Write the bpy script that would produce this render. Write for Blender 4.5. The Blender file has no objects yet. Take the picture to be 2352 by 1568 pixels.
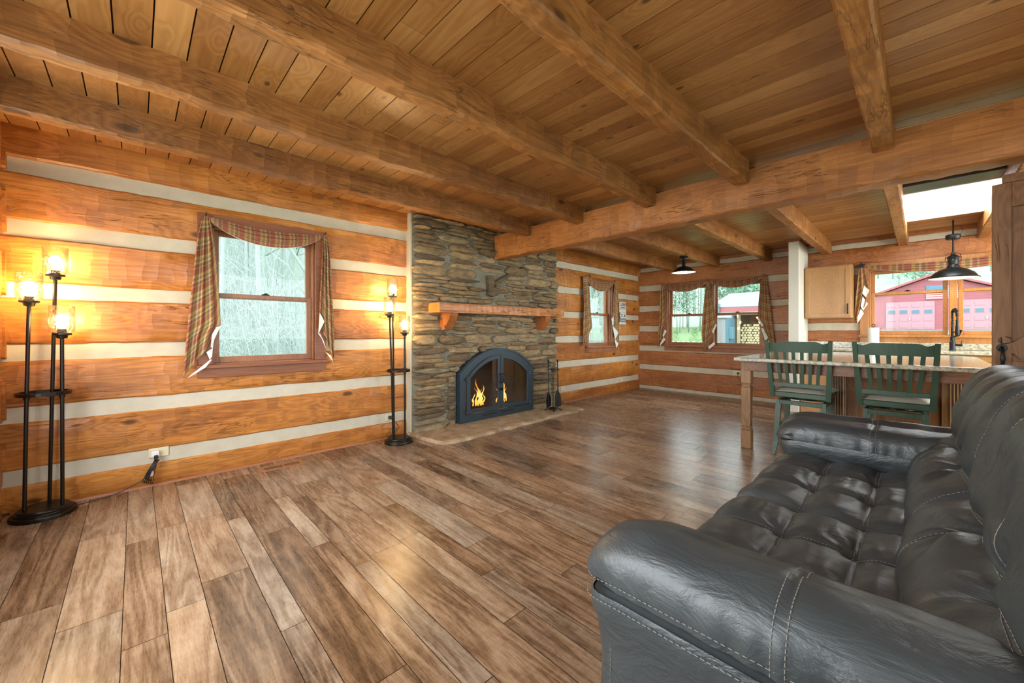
import bpy, math, random
from mathutils import Vector, noise
random.seed(7)
C = bpy.context.scene.collection
SC = bpy.context.scene
PI = math.pi
# ------------------------------------------------------------------ camera
YAW = math.radians(46.18)
cd = bpy.data.cameras.new('camera'); cam = bpy.data.objects.new('camera', cd); C.objects.link(cam)
cam.location = (0, 0, 1.16); cam.rotation_euler = (PI/2, 0, YAW-PI/2)
cd.sensor_width = 36; cd.lens = 901.6/2352*36; cd.shift_y = -25/2352; cd.clip_start = .05; cd.clip_end = 300
SC.camera = cam
# ------------------------------------------------------------------ world and light
w = bpy.data.worlds.new('overcast sky'); SC.world = w; w.use_nodes = True
w.node_tree.nodes['Background'].inputs[0].default_value = (.86, .95, 1, 1)
w.node_tree.nodes['Background'].inputs[1].default_value = 4.6
vs = SC.view_settings; vs.view_transform = 'Standard'; vs.look = 'None'; vs.gamma = 1; vs.exposure = 0.4
try: vs.use_curve_mapping = False
except Exception: pass
def area(name, loc, direction, sx, sy, power, col):
    l = bpy.data.lights.new(name, 'AREA'); l.shape = 'RECTANGLE'; l.size = sx; l.size_y = sy; l.energy = power; l.color = col
    o = bpy.data.objects.new(name, l); C.objects.link(o); o.location = loc
    o.rotation_euler = Vector(direction).to_track_quat('-Z', 'Y').to_euler(); return o
# added fill lights outside invented openings in unseen walls; the last is skylight daylight
area('fill_front', (-.95, 1.9, 1.35), (1, .1, -.04), 2.6, 1.7, 50, (.97, .98, 1))
area('fill_right', (1.6, -1.0, 1.5), (.15, 1, -.02), 3.2, 1.4, 16, (.97, .98, 1))
area('fill_kitchen', (5.6, -2.75, 1.4), (0, 1, .12), 3.2, 2.0, 140, (1, .99, .96))
area('daylight_skylight', (5.94, -.19, 2.69), (0, 0, -1), 1.4, .72, 40, (.95, .98, 1))

# ------------------------------------------------------------------ mesh helpers
class M:
    def __init__(s): s.v = []; s.f = []; s.m = []; s.c = []
    def add(s, vs, fs, mi=0, col=None):
        n = len(s.v); s.v += [tuple(p) for p in vs]
        for f in fs: s.f.append(tuple(i+n for i in f)); s.m.append(mi); s.c.append(col)
        return s
    def box(s, x0, x1, y0, y1, z0, z1, mi=0, col=None, bev=0):
        if x0 > x1: x0, x1 = x1, x0
        if y0 > y1: y0, y1 = y1, y0
        if z0 > z1: z0, z1 = z1, z0
        b = min(bev, (x1-x0)*.49, (y1-y0)*.49, (z1-z0)*.49)
        if b <= 0:
            v = [(x, y, z) for z in (z0, z1) for y in (y0, y1) for x in (x0, x1)]
            return s.add(v, [(0, 2, 3, 1), (4, 5, 7, 6), (0, 1, 5, 4), (2, 6, 7, 3), (0, 4, 6, 2), (1, 3, 7, 5)], mi, col)
        v = []; idx = {}
        cx = (x0, x1); cy = (y0, y1); cz = (z0, z1)
        for i in (0, 1):
            for j in (0, 1):
                for k in (0, 1):
                    sx, sy, sz = (1, -1)[i]*b, (1, -1)[j]*b, (1, -1)[k]*b
                    p = (cx[i], cy[j], cz[k])
                    idx[i, j, k, 0] = len(v); v.append((p[0], p[1]+sy, p[2]+sz))
                    idx[i, j, k, 1] = len(v); v.append((p[0]+sx, p[1], p[2]+sz))
                    idx[i, j, k, 2] = len(v); v.append((p[0]+sx, p[1]+sy, p[2]))
        f = []
        for i in (0, 1):
            q = [idx[i, 0, 0, 0], idx[i, 1, 0, 0], idx[i, 1, 1, 0], idx[i, 0, 1, 0]]; f.append(q if i else q[::-1])
            q = [idx[0, i, 0, 1], idx[1, i, 0, 1], idx[1, i, 1, 1], idx[0, i, 1, 1]]; f.append(q[::-1] if i else q)
            q = [idx[0, 0, i, 2], idx[1, 0, i, 2], idx[1, 1, i, 2], idx[0, 1, i, 2]]; f.append(q if i else q[::-1])
        for i in (0, 1):
            for j in (0, 1):
                q = [idx[i, j, 0, 0], idx[i, j, 0, 1], idx[i, j, 1, 1], idx[i, j, 1, 0]]; f.append(q if (i ^ j) else q[::-1])
                q = [idx[i, 0, j, 0], idx[i, 0, j, 2], idx[i, 1, j, 2], idx[i, 1, j, 0]]; f.append(q[::-1] if (i ^ j) else q)
                q = [idx[0, i, j, 1], idx[0, i, j, 2], idx[1, i, j, 2], idx[1, i, j, 1]]; f.append(q if (i ^ j) else q[::-1])
                for k in (0, 1):
                    q = [idx[i, j, k, 0], idx[i, j, k, 1], idx[i, j, k, 2]]; f.append(q[::-1] if (i+j+k) % 2 else q)
        return s.add(v, f, mi, col)
    def bar(s, a, b, wx, wy, mi=0, wx2=None, wy2=None, side=(1, 0, 0)):
        a = Vector(a); b = Vector(b); d = (b-a).normalized(); u = Vector(side); u = (u-d*u.dot(d)).normalized(); w_ = d.cross(u)
        wx2 = wx if wx2 is None else wx2; wy2 = wy if wy2 is None else wy2; v = []
        for p, A, B in ((a, wx, wy), (b, wx2, wy2)):
            for i, j in ((-1, -1), (1, -1), (1, 1), (-1, 1)): v.append(p+u*(A/2*i)+w_*(B/2*j))
        return s.add(v, [(3, 2, 1, 0), (4, 5, 6, 7), (0, 1, 5, 4), (1, 2, 6, 5), (2, 3, 7, 6), (3, 0, 4, 7)], mi)
    def tube(s, pts, r, n=10, mi=0, cap=True):
        pts = [Vector(p) for p in pts]; R = r if isinstance(r, (list, tuple)) else [r]*len(pts)
        base = len(s.v); up = None
        for i, p in enumerate(pts):
            d = (pts[min(i+1, len(pts)-1)]-pts[max(i-1, 0)]).normalized()
            if up is None: up = Vector((0, 0, 1)) if abs(d.z) < .9 else Vector((1, 0, 0))
            u = (up-d*up.dot(d)); u = u.normalized() if u.length > 1e-6 else d.orthogonal().normalized(); up = u; w_ = d.cross(u)
            for k in range(n):
                a = 2*PI*k/n; s.v.append(tuple(p+(u*math.cos(a)+w_*math.sin(a))*R[i]))
        for i in range(len(pts)-1):
            for k in range(n):
                k2 = (k+1) % n; s.f.append((base+i*n+k, base+i*n+k2, base+(i+1)*n+k2, base+(i+1)*n+k)); s.m.append(mi); s.c.append(None)
        if cap:
            s.f.append(tuple(base+k for k in range(n))[::-1]); s.m.append(mi); s.c.append(None)
            s.f.append(tuple(base+(len(pts)-1)*n+k for k in range(n))); s.m.append(mi); s.c.append(None)
        return s
    def lathe(s, c, prof, n=24, mi=0, sy=1, axis='z'):
        base = len(s.v)
        for r, z in prof:
            for k in range(n):
                a = 2*PI*k/n; x, y = r*math.cos(a), r*math.sin(a)*sy
                if axis == 'z': s.v.append((c[0]+x, c[1]+y, c[2]+z))
                elif axis == 'x': s.v.append((c[0]+z, c[1]+x, c[2]+y))
                else: s.v.append((c[0]+x, c[1]+z, c[2]+y))
        for i in range(len(prof)-1):
            for k in range(n):
                k2 = (k+1) % n; q = (base+i*n+k, base+i*n+k2, base+(i+1)*n+k2, base+(i+1)*n+k)
                s.f.append(q if axis != 'y' else q[::-1]); s.m.append(mi); s.c.append(None)
        return s
    def prism(s, poly, h0, h1, plane='xy', mi=0):
        n = len(poly)
        def P(a, b, h): return (a, b, h) if plane == 'xy' else (a, h, b) if plane == 'xz' else (h, a, b)
        v = [P(a, b, h0) for a, b in poly]+[P(a, b, h1) for a, b in poly]
        f = [tuple(range(n))[::-1], tuple(range(n, 2*n))]+[(i, (i+1) % n, n+(i+1) % n, n+i) for i in range(n)]
        return s.add(v, f, mi)
    def grid(s, fn, nu, nv, mi=0, closed=False):
        base = len(s.v)
        for j in range(nv+1):
            for i in range(nu+1): s.v.append(tuple(fn(i/nu, j/nv)))
        for j in range(nv):
            for i in range(nu):
                a = base+j*(nu+1)+i; s.f.append((a, a+1, a+nu+2, a+nu+1)); s.m.append(mi); s.c.append(None)
        return s
    def build(s, name, mats, parent=None, smooth=False, uv=None, recalc=True):
        o0 = Vector((0, 0, 0)); q = parent
        while q is not None: o0 += q.location; q = q.parent
        me = bpy.data.meshes.new(name)
        me.from_pydata([(a-o0.x, b-o0.y, c-o0.z) for a, b, c in s.v], [], s.f)
        for m in (mats if isinstance(mats, (list, tuple)) else [mats]): me.materials.append(m)
        me.polygons.foreach_set('material_index', s.m)
        if smooth: me.polygons.foreach_set('use_smooth', [True]*len(s.f))
        if any(c is not None for c in s.c):
            at = me.color_attributes.new('rnd', 'FLOAT_COLOR', 'CORNER'); dat = []
            for p, c in zip(me.polygons, s.c):
                c = c or (.5, .5, .5)
                for _ in range(p.loop_total): dat += [c[0], c[1], c[2], 1]
            at.data.foreach_set('color', dat)
        if uv:
            ul = me.uv_layers.new(name='UVMap'); dat = []
            for l in me.loops: dat += list(uv[l.vertex_index])
            ul.data.foreach_set('uv', dat)
        me.validate(); me.update()
        if recalc:
            import bmesh
            bm = bmesh.new(); bm.from_mesh(me); bmesh.ops.recalc_face_normals(bm, faces=bm.faces); bm.to_mesh(me); bm.free()
        if smooth == 'auto':
            try: me.set_sharp_from_angle(angle=math.radians(38))
            except Exception: pass
        o = bpy.data.objects.new(name, me); C.objects.link(o)
        if parent is not None: o.parent = parent
        return o
def tag(o, label=None, cat=None, group=None, kind=None):
    for k, v in (('label', label), ('category', cat), ('group', group), ('kind', kind)):
        if v: o[k] = v
    return o
def thing(name, loc, label, cat, group=None):
    o = bpy.data.objects.new(name, None); C.objects.link(o); o.location = loc; o.empty_display_size = .1
    return tag(o, label, cat, group)
def copy_tree(o, parent=None):
    c = o.copy(); C.objects.link(c); c.parent = parent
    for ch in [k for k in bpy.data.objects if k.parent == o]: copy_tree(ch, c)
    return c
def nz(x, y, z): return noise.noise(Vector((x, y, z)))
def lerp(a, b, t): return a+(b-a)*t
def pl(t, pts):
    if t <= pts[0][0]: return pts[0][1]
    for (a, p), (b, q) in zip(pts, pts[1:]):
        if t <= b: return lerp(p, q, (t-a)/(b-a))
    return pts[-1][1]

# ------------------------------------------------------------------ materials
class N:
    def __init__(s, name):
        s.mat = bpy.data.materials.new(name); s.mat.use_nodes = True; s.t = s.mat.node_tree; s.t.nodes.clear()
        s.out = s.t.nodes.new('ShaderNodeOutputMaterial')
    def n(s, typ, ins=None, **kw):
        nd = s.t.nodes.new('ShaderNode'+typ)
        for k, v in kw.items(): setattr(nd, k, v)
        for k, v in (ins or {}).items():
            sock = nd.inputs[k]
            if isinstance(v, bpy.types.NodeSocket): s.t.links.new(v, sock)
            else: sock.default_value = v
        return nd
    def math(s, op, a, b=None, c=None, clamp=False):
        ins = {0: a}
        if b is not None: ins[1] = b
        if c is not None: ins[2] = c
        return s.n('Math', ins, operation=op, use_clamp=clamp).outputs[0]
    def mix(s, f, a, b, blend='MIX'):
        nd = s.n('Mix', {0: f, 6: a, 7: b}, data_type='RGBA', blend_type=blend); return nd.outputs[2]
    def noise(s, vec, scale, detail=4, rough=.55, dist=0, out=0):
        return s.n('TexNoise', {'Vector': vec, 'Scale': scale, 'Detail': detail, 'Roughness': rough, 'Distortion': dist}).outputs[out]
    def ramp(s, f, stops):
        nd = s.n('ValToRGB', {0: f}); cr = nd.color_ramp
        while len(cr.elements) < len(stops): cr.elements.new(.5)
        for e, (p, c) in zip(cr.elements, stops): e.position = p; e.color = c if len(c) == 4 else (*c, 1)
        return nd.outputs[0]
    def pos(s): return s.n('NewGeometry').outputs['Position']
    def scaled(s, v, sc, off=(0, 0, 0)): return s.n('Mapping', {'Vector': v, 'Scale': sc, 'Location': off}).outputs[0]
    def bsdf(s, col, rough=.5, normal=None, **kw):
        ins = {'Base Color': col, 'Roughness': rough}
        if normal is not None: ins['Normal'] = normal
        ins.update(kw); b = s.n('BsdfPrincipled', ins); s.t.links.new(b.outputs[0], s.out.inputs[0]); return s.mat
    def bump(s, h, strength=.5, dist=.01, normal=None):
        ins = {'Height': h, 'Strength': strength, 'Distance': dist}
        if normal is not None: ins['Normal'] = normal
        return s.n('Bump', ins).outputs[0]
def c4(c): return (*c, 1)
def plain(name, col, rough=.5, metal=0, bump=0, bscale=60, **kw):
    k = N(name); nrm = None
    p = k.pos(); n1 = k.noise(p, bscale, 3)
    c = k.mix(.12, c4(col), k.ramp(n1, [(.3, tuple(x*.6 for x in col)), (.7, tuple(min(1, x*1.3) for x in col))]))
    if bump: nrm = k.bump(n1, bump, .004)
    return k.bsdf(c, rough, nrm, Metallic=metal, **kw)

def wood(name, axis, dark, mid, light, facets=1.0, knots=1.0, rough=.5, cracks=.5, coat=0, facet_col=.26, fscale=1.0):
    """hewn or planed softwood; axis = grain direction ('x','y','z')"""
    k = N(name); p = k.pos(); ai = 'xyz'.index(axis)
    sp = k.n('SeparateXYZ', {0: p}); xyz = [sp.outputs[i] for i in range(3)]
    along = xyz[ai]; others = [xyz[i] for i in range(3) if i != ai]
    across = k.math('ADD', others[0], others[1])
    st = [1, 1, 1]; st[ai] = .07
    g = k.scaled(p, st)
    big = k.noise(k.scaled(p, [3 if i != ai else .6 for i in range(3)]), 1.0, 3, out=0)
    # growth rings bent round knots
    vs_ = [6.0]*3; vs_[ai] = 2.6
    vp = k.scaled(p, vs_)
    vor = k.n('TexVoronoi', {'Vector': vp, 'Scale': 1.0, 'Randomness': 1.0}, feature='F1')
    vc = k.n('SeparateColor', {0: vor.outputs['Color']}).outputs[0]
    kn = k.n('MapRange', {0: vor.outputs['Distance'], 1: .09, 2: .17, 3: 1, 4: 0}, interpolation_type='SMOOTHSTEP').outputs[0]
    sel = k.math('GREATER_THAN', vc, .55)
    knot = k.math('MULTIPLY', kn, sel)
    swirl = k.n('MapRange', {0: vor.outputs['Distance'], 1: 0, 2: .7, 3: 1, 4: 0}).outputs[0]
    swirl = k.math('MULTIPLY', swirl, sel)
    ph = k.math('ADD', k.math('MULTIPLY', k.noise(g, 9, 3, .5), 3.2), k.math('MULTIPLY', swirl, 1.6))
    rings = k.math('FRACT', k.math('MULTIPLY', ph, 3.0))
    rings = k.math('PINGPONG', rings, .5)
    fine = k.noise(g, 130, 3, .6)
    tone = k.math('ADD', k.math('MULTIPLY', rings, .65), k.math('MULTIPLY', fine, .7))
    tone = k.math('ADD', k.math('MULTIPLY', tone, .6), k.math('MULTIPLY', k.math('SUBTRACT', big, .5), 1.1), clamp=True)
    tone = k.math('ADD', tone, .085)
    col = k.ramp(tone, [(.18, dark), (.45, mid), (.75, light)])
    # axe facets
    wob = k.noise(p, 5, 2)
    row = k.math('ADD', k.math('MULTIPLY', across, 8.5/fscale), k.math('MULTIPLY', wob, .45))
    rfl = k.math('FLOOR', row); rfr = k.math('FRACT', row)
    rr = k.n('TexWhiteNoise', {'W': rfl}, noise_dimensions='1D').outputs[0]
    u = k.math('ADD', k.math('MULTIPLY', along, 11.5/fscale), k.math('ADD', k.math('MULTIPLY', rr, 9.0), k.math('MULTIPLY', k.noise(p, 6, 2), .9)))
    uf = k.math('FRACT', u); ufl = k.math('FLOOR', u)
    cell = k.n('TexWhiteNoise', {'Vector': k.n('CombineXYZ', {0: rfl, 1: ufl}).outputs[0]}, noise_dimensions='3D').outputs[0]
    mask = k.n('MapRange', {0: k.noise(p, 1.3, 2), 1: .35, 2: .6, 3: .35, 4: 1}).outputs[0]
    fh = k.math('MULTIPLY', k.math('ADD', k.math('ADD', k.math('POWER', uf, 1.6), k.math('MULTIPLY', rfr, .5)), k.math('MULTIPLY', cell, .35)), mask)
    shade = k.math('MULTIPLY', k.math('SUBTRACT', cell, .5), facet_col*facets)
    col = k.mix(1.0, col, k.n('CombineColor', {0: k.math('ADD', 1, shade), 1: k.math('ADD', 1, shade), 2: k.math('ADD', 1, shade)}).outputs[0], 'MULTIPLY')
    # cracks and knots
    cr = k.noise(k.scaled(p, [.10 if i == ai else 1 for i in range(3)]), 9, 5, .6, .3)
    crk = k.n('MapRange', {0: k.math('ABSOLUTE', k.math('SUBTRACT', cr, .5)), 1: .0, 2: .009, 3: 1, 4: 0}).outputs[0]
    g2 = k.n('MapRange', {0: k.noise(p, 2.1, 2), 1: .47, 2: .58, 3: 0, 4: 1}).outputs[0]
    crk = k.math('MULTIPLY', k.math('MULTIPLY', crk, g2), cracks, clamp=True)
    dk = tuple(x*.22 for x in dark)
    col = k.mix(k.math('MULTIPLY', knot, .85*knots, clamp=True), col, c4(dk))
    col = k.mix(crk, col, c4(dk))
    h = k.math('ADD', k.math('MULTIPLY', fh, .9*facets), k.math('MULTIPLY', tone, .12))
    h = k.math('SUBTRACT', h, k.math('MULTIPLY', crk, .5))
    nrm = k.bump(h, .8, .016)
    return k.bsdf(col, rough, nrm, **({'Coat Weight': coat, 'Coat Roughness': .25} if coat else {}))

OR = dict(dark=(.27, .085, .014), mid=(.46, .172, .030), light=(.64, .29, .065))
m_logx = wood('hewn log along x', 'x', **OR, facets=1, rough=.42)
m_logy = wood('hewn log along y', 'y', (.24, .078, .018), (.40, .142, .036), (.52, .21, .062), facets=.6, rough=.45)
m_beamx = wood('hewn beam along x', 'x', (.19, .068, .015), (.30, .118, .028), (.45, .20, .062), facets=1.2, rough=.5, knots=.9)
m_girder = wood('hewn girder along y', 'y', (.25, .085, .018), (.37, .138, .033), (.47, .195, .055), facets=1.0, rough=.45)
m_trim = wood('stained trim', 'x', (.17, .056, .020), (.245, .082, .030), (.31, .115, .042), facets=0, knots=.3, rough=.4, cracks=0)
m_sash = wood('sash wood', 'z', (.22, .078, .03), (.31, .12, .046), (.39, .16, .065), facets=0, knots=0, rough=.35, cracks=0)
m_sashgold = wood('golden window wood', 'z', (.33, .13, .03), (.44, .185, .045), (.52, .24, .065), facets=0, knots=0, rough=.35, cracks=0)
m_mantel = wood('mantel wood', 'x', (.34, .115, .025), (.50, .19, .045), (.62, .27, .08), facets=1, rough=.4)
m_corbel = wood('corbel wood', 'z', (.27, .085, .02), (.40, .135, .035), (.50, .19, .055), facets=0, rough=.35)
m_oak = wood('oak leg', 'z', (.17, .085, .032), (.27, .145, .058), (.36, .20, .085), facets=0, knots=0, rough=.4, cracks=.2)
m_oaky = wood('oak apron', 'y', (.13, .052, .02), (.24, .10, .04), (.33, .155, .068), facets=0, knots=.2, rough=.4, cracks=.2)
m_cab = wood('maple cabinet', 'z', (.34, .17, .048), (.41, .21, .065), (.46, .25, .085), facets=0, knots=0, rough=.32, cracks=0)
m_barn = wood('barn door wood', 'z', (.125, .050, .017), (.21, .092, .032), (.29, .135, .050), facets=.15, knots=.3, rough=.6)
m_base = wood('base moulding', 'x', (.25, .085, .028), (.35, .125, .042), (.42, .165, .06), facets=0, knots=0, rough=.4, cracks=0)

def mk_boards():
    k = N('pine boards'); p = k.pos(); a = k.n('VertexColor', layer_name='rnd').outputs[0]
    r = k.n('SeparateColor', {0: a}).outputs
    pv = k.n('VectorMath', {0: p, 1: k.n('CombineXYZ', {0: k.math('MULTIPLY', r[0], 13), 1: k.math('MULTIPLY', r[1], 31), 2: 0}).outputs[0]}, operation='ADD').outputs[0]
    g = k.scaled(pv, (1, .06, 1))
    big = k.noise(k.scaled(pv, (4, .8, 1)), 1, 3)
    vor = k.n('TexVoronoi', {'Vector': k.scaled(pv, (9, 4.5, 1)), 'Scale': 1.0})
    sel = k.math('GREATER_THAN', k.n('SeparateColor', {0: vor.outputs['Color']}).outputs[0], .42)
    knot = k.math('MULTIPLY', k.n('MapRange', {0: vor.outputs['Distance'], 1: .07, 2: .15, 3: 1, 4: 0}, interpolation_type='SMOOTHSTEP').outputs[0], sel)
    sw = k.math('MULTIPLY', k.n('MapRange', {0: vor.outputs['Distance'], 1: 0, 2: .6, 3: 1, 4: 0}).outputs[0], sel)
    rings = k.math('PINGPONG', k.math('MULTIPLY', k.math('ADD', k.math('MULTIPLY', k.noise(g, 8, 2), 3), sw), 3), .5)
    tone = k.math('ADD', k.math('ADD', k.math('MULTIPLY', rings, .35), k.math('MULTIPLY', k.noise(g, 110, 3), .2)), k.math('ADD', k.math('MULTIPLY', big, .45), k.math('MULTIPLY', k.math('SUBTRACT', r[2], .5), .35)), clamp=True)
    col = k.ramp(tone, [(.15, (.24, .092, .022)), (.42, (.35, .155, .042)), (.75, (.50, .255, .085))])
    col = k.mix(k.math('MULTIPLY', knot, .8), col, (.07, .03, .012, 1))
    return k.bsdf(col, .38, k.bump(tone, .15, .003))
m_boards = mk_boards()

def mk_floor():
    k = N('laminate planks'); p = k.pos(); a = k.n('VertexColor', layer_name='rnd').outputs[0]
    r = k.n('SeparateColor', {0: a}).outputs
    pv = k.n('VectorMath', {0: p, 1: k.n('CombineXYZ', {0: k.math('MULTIPLY', r[0], 17), 1: k.math('MULTIPLY', r[1], 41), 2: k.math('MULTIPLY', r[2], 5)}).outputs[0]}, operation='ADD').outputs[0]
    g = k.scaled(pv, (1, .09, 1))
    n1 = k.noise(g, 7, 3, .5, .6)
    rings = k.math('PINGPONG', k.math('MULTIPLY', n1, 9), .5)
    saw = k.noise(k.scaled(pv, (.5, 3, 1)), 22, 2, .6)
    blot = k.noise(k.scaled(pv, (6, 2.2, 1)), 1, 4, .6)
    fine = k.noise(g, 170, 5, .7)
    t = k.math('ADD', k.math('MULTIPLY', rings, .38), k.math('ADD', k.math('MULTIPLY', fine, .46), k.math('MULTIPLY', blot, .45)))
    t = k.math('ADD', t, k.math('MULTIPLY', k.math('SUBTRACT', r[2], .5), .24))
    t = k.math('ADD', t, k.math('MULTIPLY', k.math('SUBTRACT', saw, .5), .18))
    col = k.ramp(t, [(.28, (.060, .033, .018)), (.46, (.175, .107, .064)), (.62, (.31, .212, .142)), (.85, (.50, .40, .30))])
    hue = k.mix(r[1], (1.06, .93, .78, 1), (.93, .97, .98, 1))
    col = k.mix(1, col, hue, 'MULTIPLY')
    wear = k.n('MapRange', {0: k.noise(k.scaled(pv, (8, 1.0, 1)), 1.5, 3, .5), 1: .6, 2: .72, 3: 0, 4: .4}).outputs[0]
    col = k.mix(k.math('MULTIPLY', wear, r[0]), col, (.55, .42, .30, 1))
    rg = k.n('MapRange', {0: fine, 1: .3, 2: .7, 3: .22, 4: .34}).outputs[0]
    return k.bsdf(col, rg, k.bump(k.math('ADD', fine, k.math('MULTIPLY', rings, .4)), .06, .002), **{'Specular IOR Level': .6})
m_floor = mk_floor()
m_gap = plain('floor joint', (.05, .028, .016), .7)
m_darkgap = plain('ceiling joint', (.02, .009, .004), .8)

def mk_chink():
    k = N('chinking plaster'); p = k.pos(); n1 = k.noise(p, 160, 3, .7); n2 = k.noise(p, 9, 3)
    col = k.ramp(n2, [(.3, (.52, .475, .36)), (.7, (.60, .55, .43))])
    return k.bsdf(col, .85, k.bump(n1, .45, .004))
m_chink = mk_chink()
m_white = plain('white painted board', (.66, .66, .58), .5)
m_plate = plain('ivory plastic', (.68, .62, .42), .4)
m_whitep = plain('white plastic', (.8, .79, .76), .4)
m_blackp = plain('black cord', (.015, .015, .016), .45)
def mk_stone():
    k = N('fieldstone'); p = k.pos(); a = k.n('VertexColor', layer_name='rnd').outputs[0]
    r = k.n('SeparateColor', {0: a}).outputs
    base = k.ramp(r[0], [(0, (.15, .105, .058)), (.3, (.27, .185, .095)), (.55, (.38, .27, .14)), (.8, (.31, .255, .165)), (1, (.46, .335, .185))])
    n1 = k.noise(k.scaled(p, (1, 1, 2.2)), 11, 5, .65); n2 = k.noise(p, 55, 4, .7)
    col = k.mix(1, base, k.ramp(n1, [(.25, (.35, .32, .28)), (.5, (.95, .92, .85)), (.75, (1.6, 1.42, 1.1))]), 'MULTIPLY')
    col = k.mix(k.math('MULTIPLY', n2, .3), col, (.12, .10, .08, 1))
    h = k.math('ADD', n1, k.math('MULTIPLY', n2, .35))
    return k.bsdf(col, .75, k.bump(h, 1.0, .03))
m_stone = mk_stone()
def mk_mortar():
    k = N('mortar'); p = k.pos(); n1 = k.noise(p, 70, 4, .7); n2 = k.noise(p, 6, 3)
    return k.bsdf(k.ramp(n2, [(.3, (.13, .125, .09)), (.7, (.26, .245, .18))]), .9, k.bump(n1, .6, .008))
m_mortar = mk_mortar()
m_mortar_side = plain('cream mortar', (.55, .50, .38), .9, bump=.5)
def mk_hearth():
    k = N('hearth flagstone'); p = k.pos(); n1 = k.noise(p, 8, 6, .65, .5); n2 = k.noise(p, 45, 4, .7)
    v = k.n('TexVoronoi', {'Vector': k.scaled(p, (1.6, 2.4, 1)), 'Scale': 1.6}, feature='DISTANCE_TO_EDGE').outputs[0]
    col = k.ramp(n1, [(.3, (.26, .16, .085)), (.5, (.42, .30, .18)), (.72, (.60, .47, .32))])
    e = k.n('MapRange', {0: v, 1: .0, 2: .03, 3: .6, 4: 0}).outputs[0]
    col = k.mix(e, col, (.33, .29, .21, 1))
    return k.bsdf(col, .55, k.bump(k.math('ADD', n1, k.math('MULTIPLY', n2, .3)), .8, .02))
m_hearth = mk_hearth()
m_iron = plain('black iron', (.018, .02, .022), .38, .6)
m_door_iron = plain('blue black cast iron', (.035, .055, .07), .42, .35, bump=.1)
m_bronze = plain('dark bronze metal', (.028, .022, .017), .35, .8)
m_brick = plain('sooty firebrick', (.13, .105, .085), .9, bump=.5, bscale=25)
m_rubber = plain('dark rubber', (.02, .02, .02), .7)

def mk_glass(name, tint=(1, 1, 1), gl=.06, rough=0):
    k = N(name); fr = k.n('Fresnel', {0: 1.45}).outputs[0]
    t = k.n('BsdfTransparent', {0: c4(tint)}); g = k.n('BsdfGlossy', {0: (1, 1, 1, 1), 1: rough})
    mx = k.n('MixShader', {0: k.math('MULTIPLY', fr, gl/.04, clamp=True), 1: t.outputs[0], 2: g.outputs[0]})
    k.t.links.new(mx.outputs[0], k.out.inputs[0]); return k.mat
m_pane = mk_glass('window pane', (.97, 1, .99), .009)
m_fireglass = mk_glass('firebox glass', (.55, .55, .55), .09, .03)
def mk_shadeglass():
    k = N('seeded glass shade'); p = k.pos(); n1 = k.noise(p, 65, 2, .5)
    b = k.bump(n1, .8, .01); fr = k.n('Fresnel', {0: 1.5, 'Normal': b}).outputs[0]
    t = k.n('BsdfTransparent', {0: (.97, .96, .93, 1)}); g = k.n('BsdfGlossy', {0: (1, .97, .9, 1), 1: .08, 'Normal': b})
    mx = k.n('MixShader', {0: k.math('ADD', k.math('MULTIPLY', fr, .7, clamp=True), .0), 1: t.outputs[0], 2: g.outputs[0]})
    k.t.links.new(mx.outputs[0], k.out.inputs[0]); return k.mat
m_shade = mk_shadeglass()
def emit(name, col, st):
    k = N(name); e = k.n('Emission', {0: c4(col), 1: st}); k.t.links.new(e.outputs[0], k.out.inputs[0]); return k.mat
m_bulb = emit('lit bulb', (1, .70, .34), 190)
m_bulb2 = emit('lit bulb ceiling', (1, .84, .58), 160)
def mk_frost():
    k = N('frosted skylight acrylic'); t = k.n('BsdfTranslucent', {0: (.95, .97, .97, 1)}); g = k.n('BsdfGlossy', {0: (1, 1, 1, 1), 1: .3})
    mx = k.n('MixShader', {0: .04, 1: t.outputs[0], 2: g.outputs[0]}); k.t.links.new(mx.outputs[0], k.out.inputs[0]); return k.mat
m_skyglass = mk_frost()
def mk_flame():
    k = N('flame'); tc = k.n('TexCoord').outputs['Generated']; z = k.n('SeparateXYZ', {0: tc}).outputs[2]
    col = k.ramp(k.math('ADD', z, k.math('MULTIPLY', k.math('SUBTRACT', k.noise(tc, 5), .5), .5)), [(.1, (1, .35, .04)), (.4, (1, .62, .18)), (.7, (1, .30, .03)), (1, (.8, .08, .01))])
    st = k.n('MapRange', {0: z, 1: 0, 2: 1, 3: 3.2, 4: 1.2}).outputs[0]
    e = k.n('Emission', {0: col, 1: st}); k.t.links.new(e.outputs[0], k.out.inputs[0]); return k.mat
m_flame = mk_flame()

def mk_leather():
    k = N('charcoal leather'); p = k.pos()
    n1 = k.noise(p, 420, 2, .5); n2 = k.noise(p, 3.5, 3, .5)
    wr = k.noise(k.scaled(p, (1, .45, 1)), 13, 5, .6, 1.0)
    wr2 = k.math('ABSOLUTE', k.math('SUBTRACT', wr, .5))
    col = k.ramp(n2, [(.3, (.034, .043, .048)), (.7, (.056, .067, .073))])
    h = k.math('ADD', k.math('MULTIPLY', n1, .035), k.math('MULTIPLY', wr2, -1.2))
    rg = k.n('MapRange', {0: n2, 1: .3, 2: .7, 3: .37, 4: .47}).outputs[0]
    return k.bsdf(col, rg, k.bump(h, .5, .012), **{'Specular IOR Level': .75})
m_leather = mk_leather()
m_leather_dark = plain('gap dark leather', (.010, .014, .016), .6, bump=.2, **{'Specular IOR Level': .25})  # near black: darkness of the gap under the arm pads put into the colour
m_thread = plain('light stitching thread', (.26, .25, .22), .7)
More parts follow.
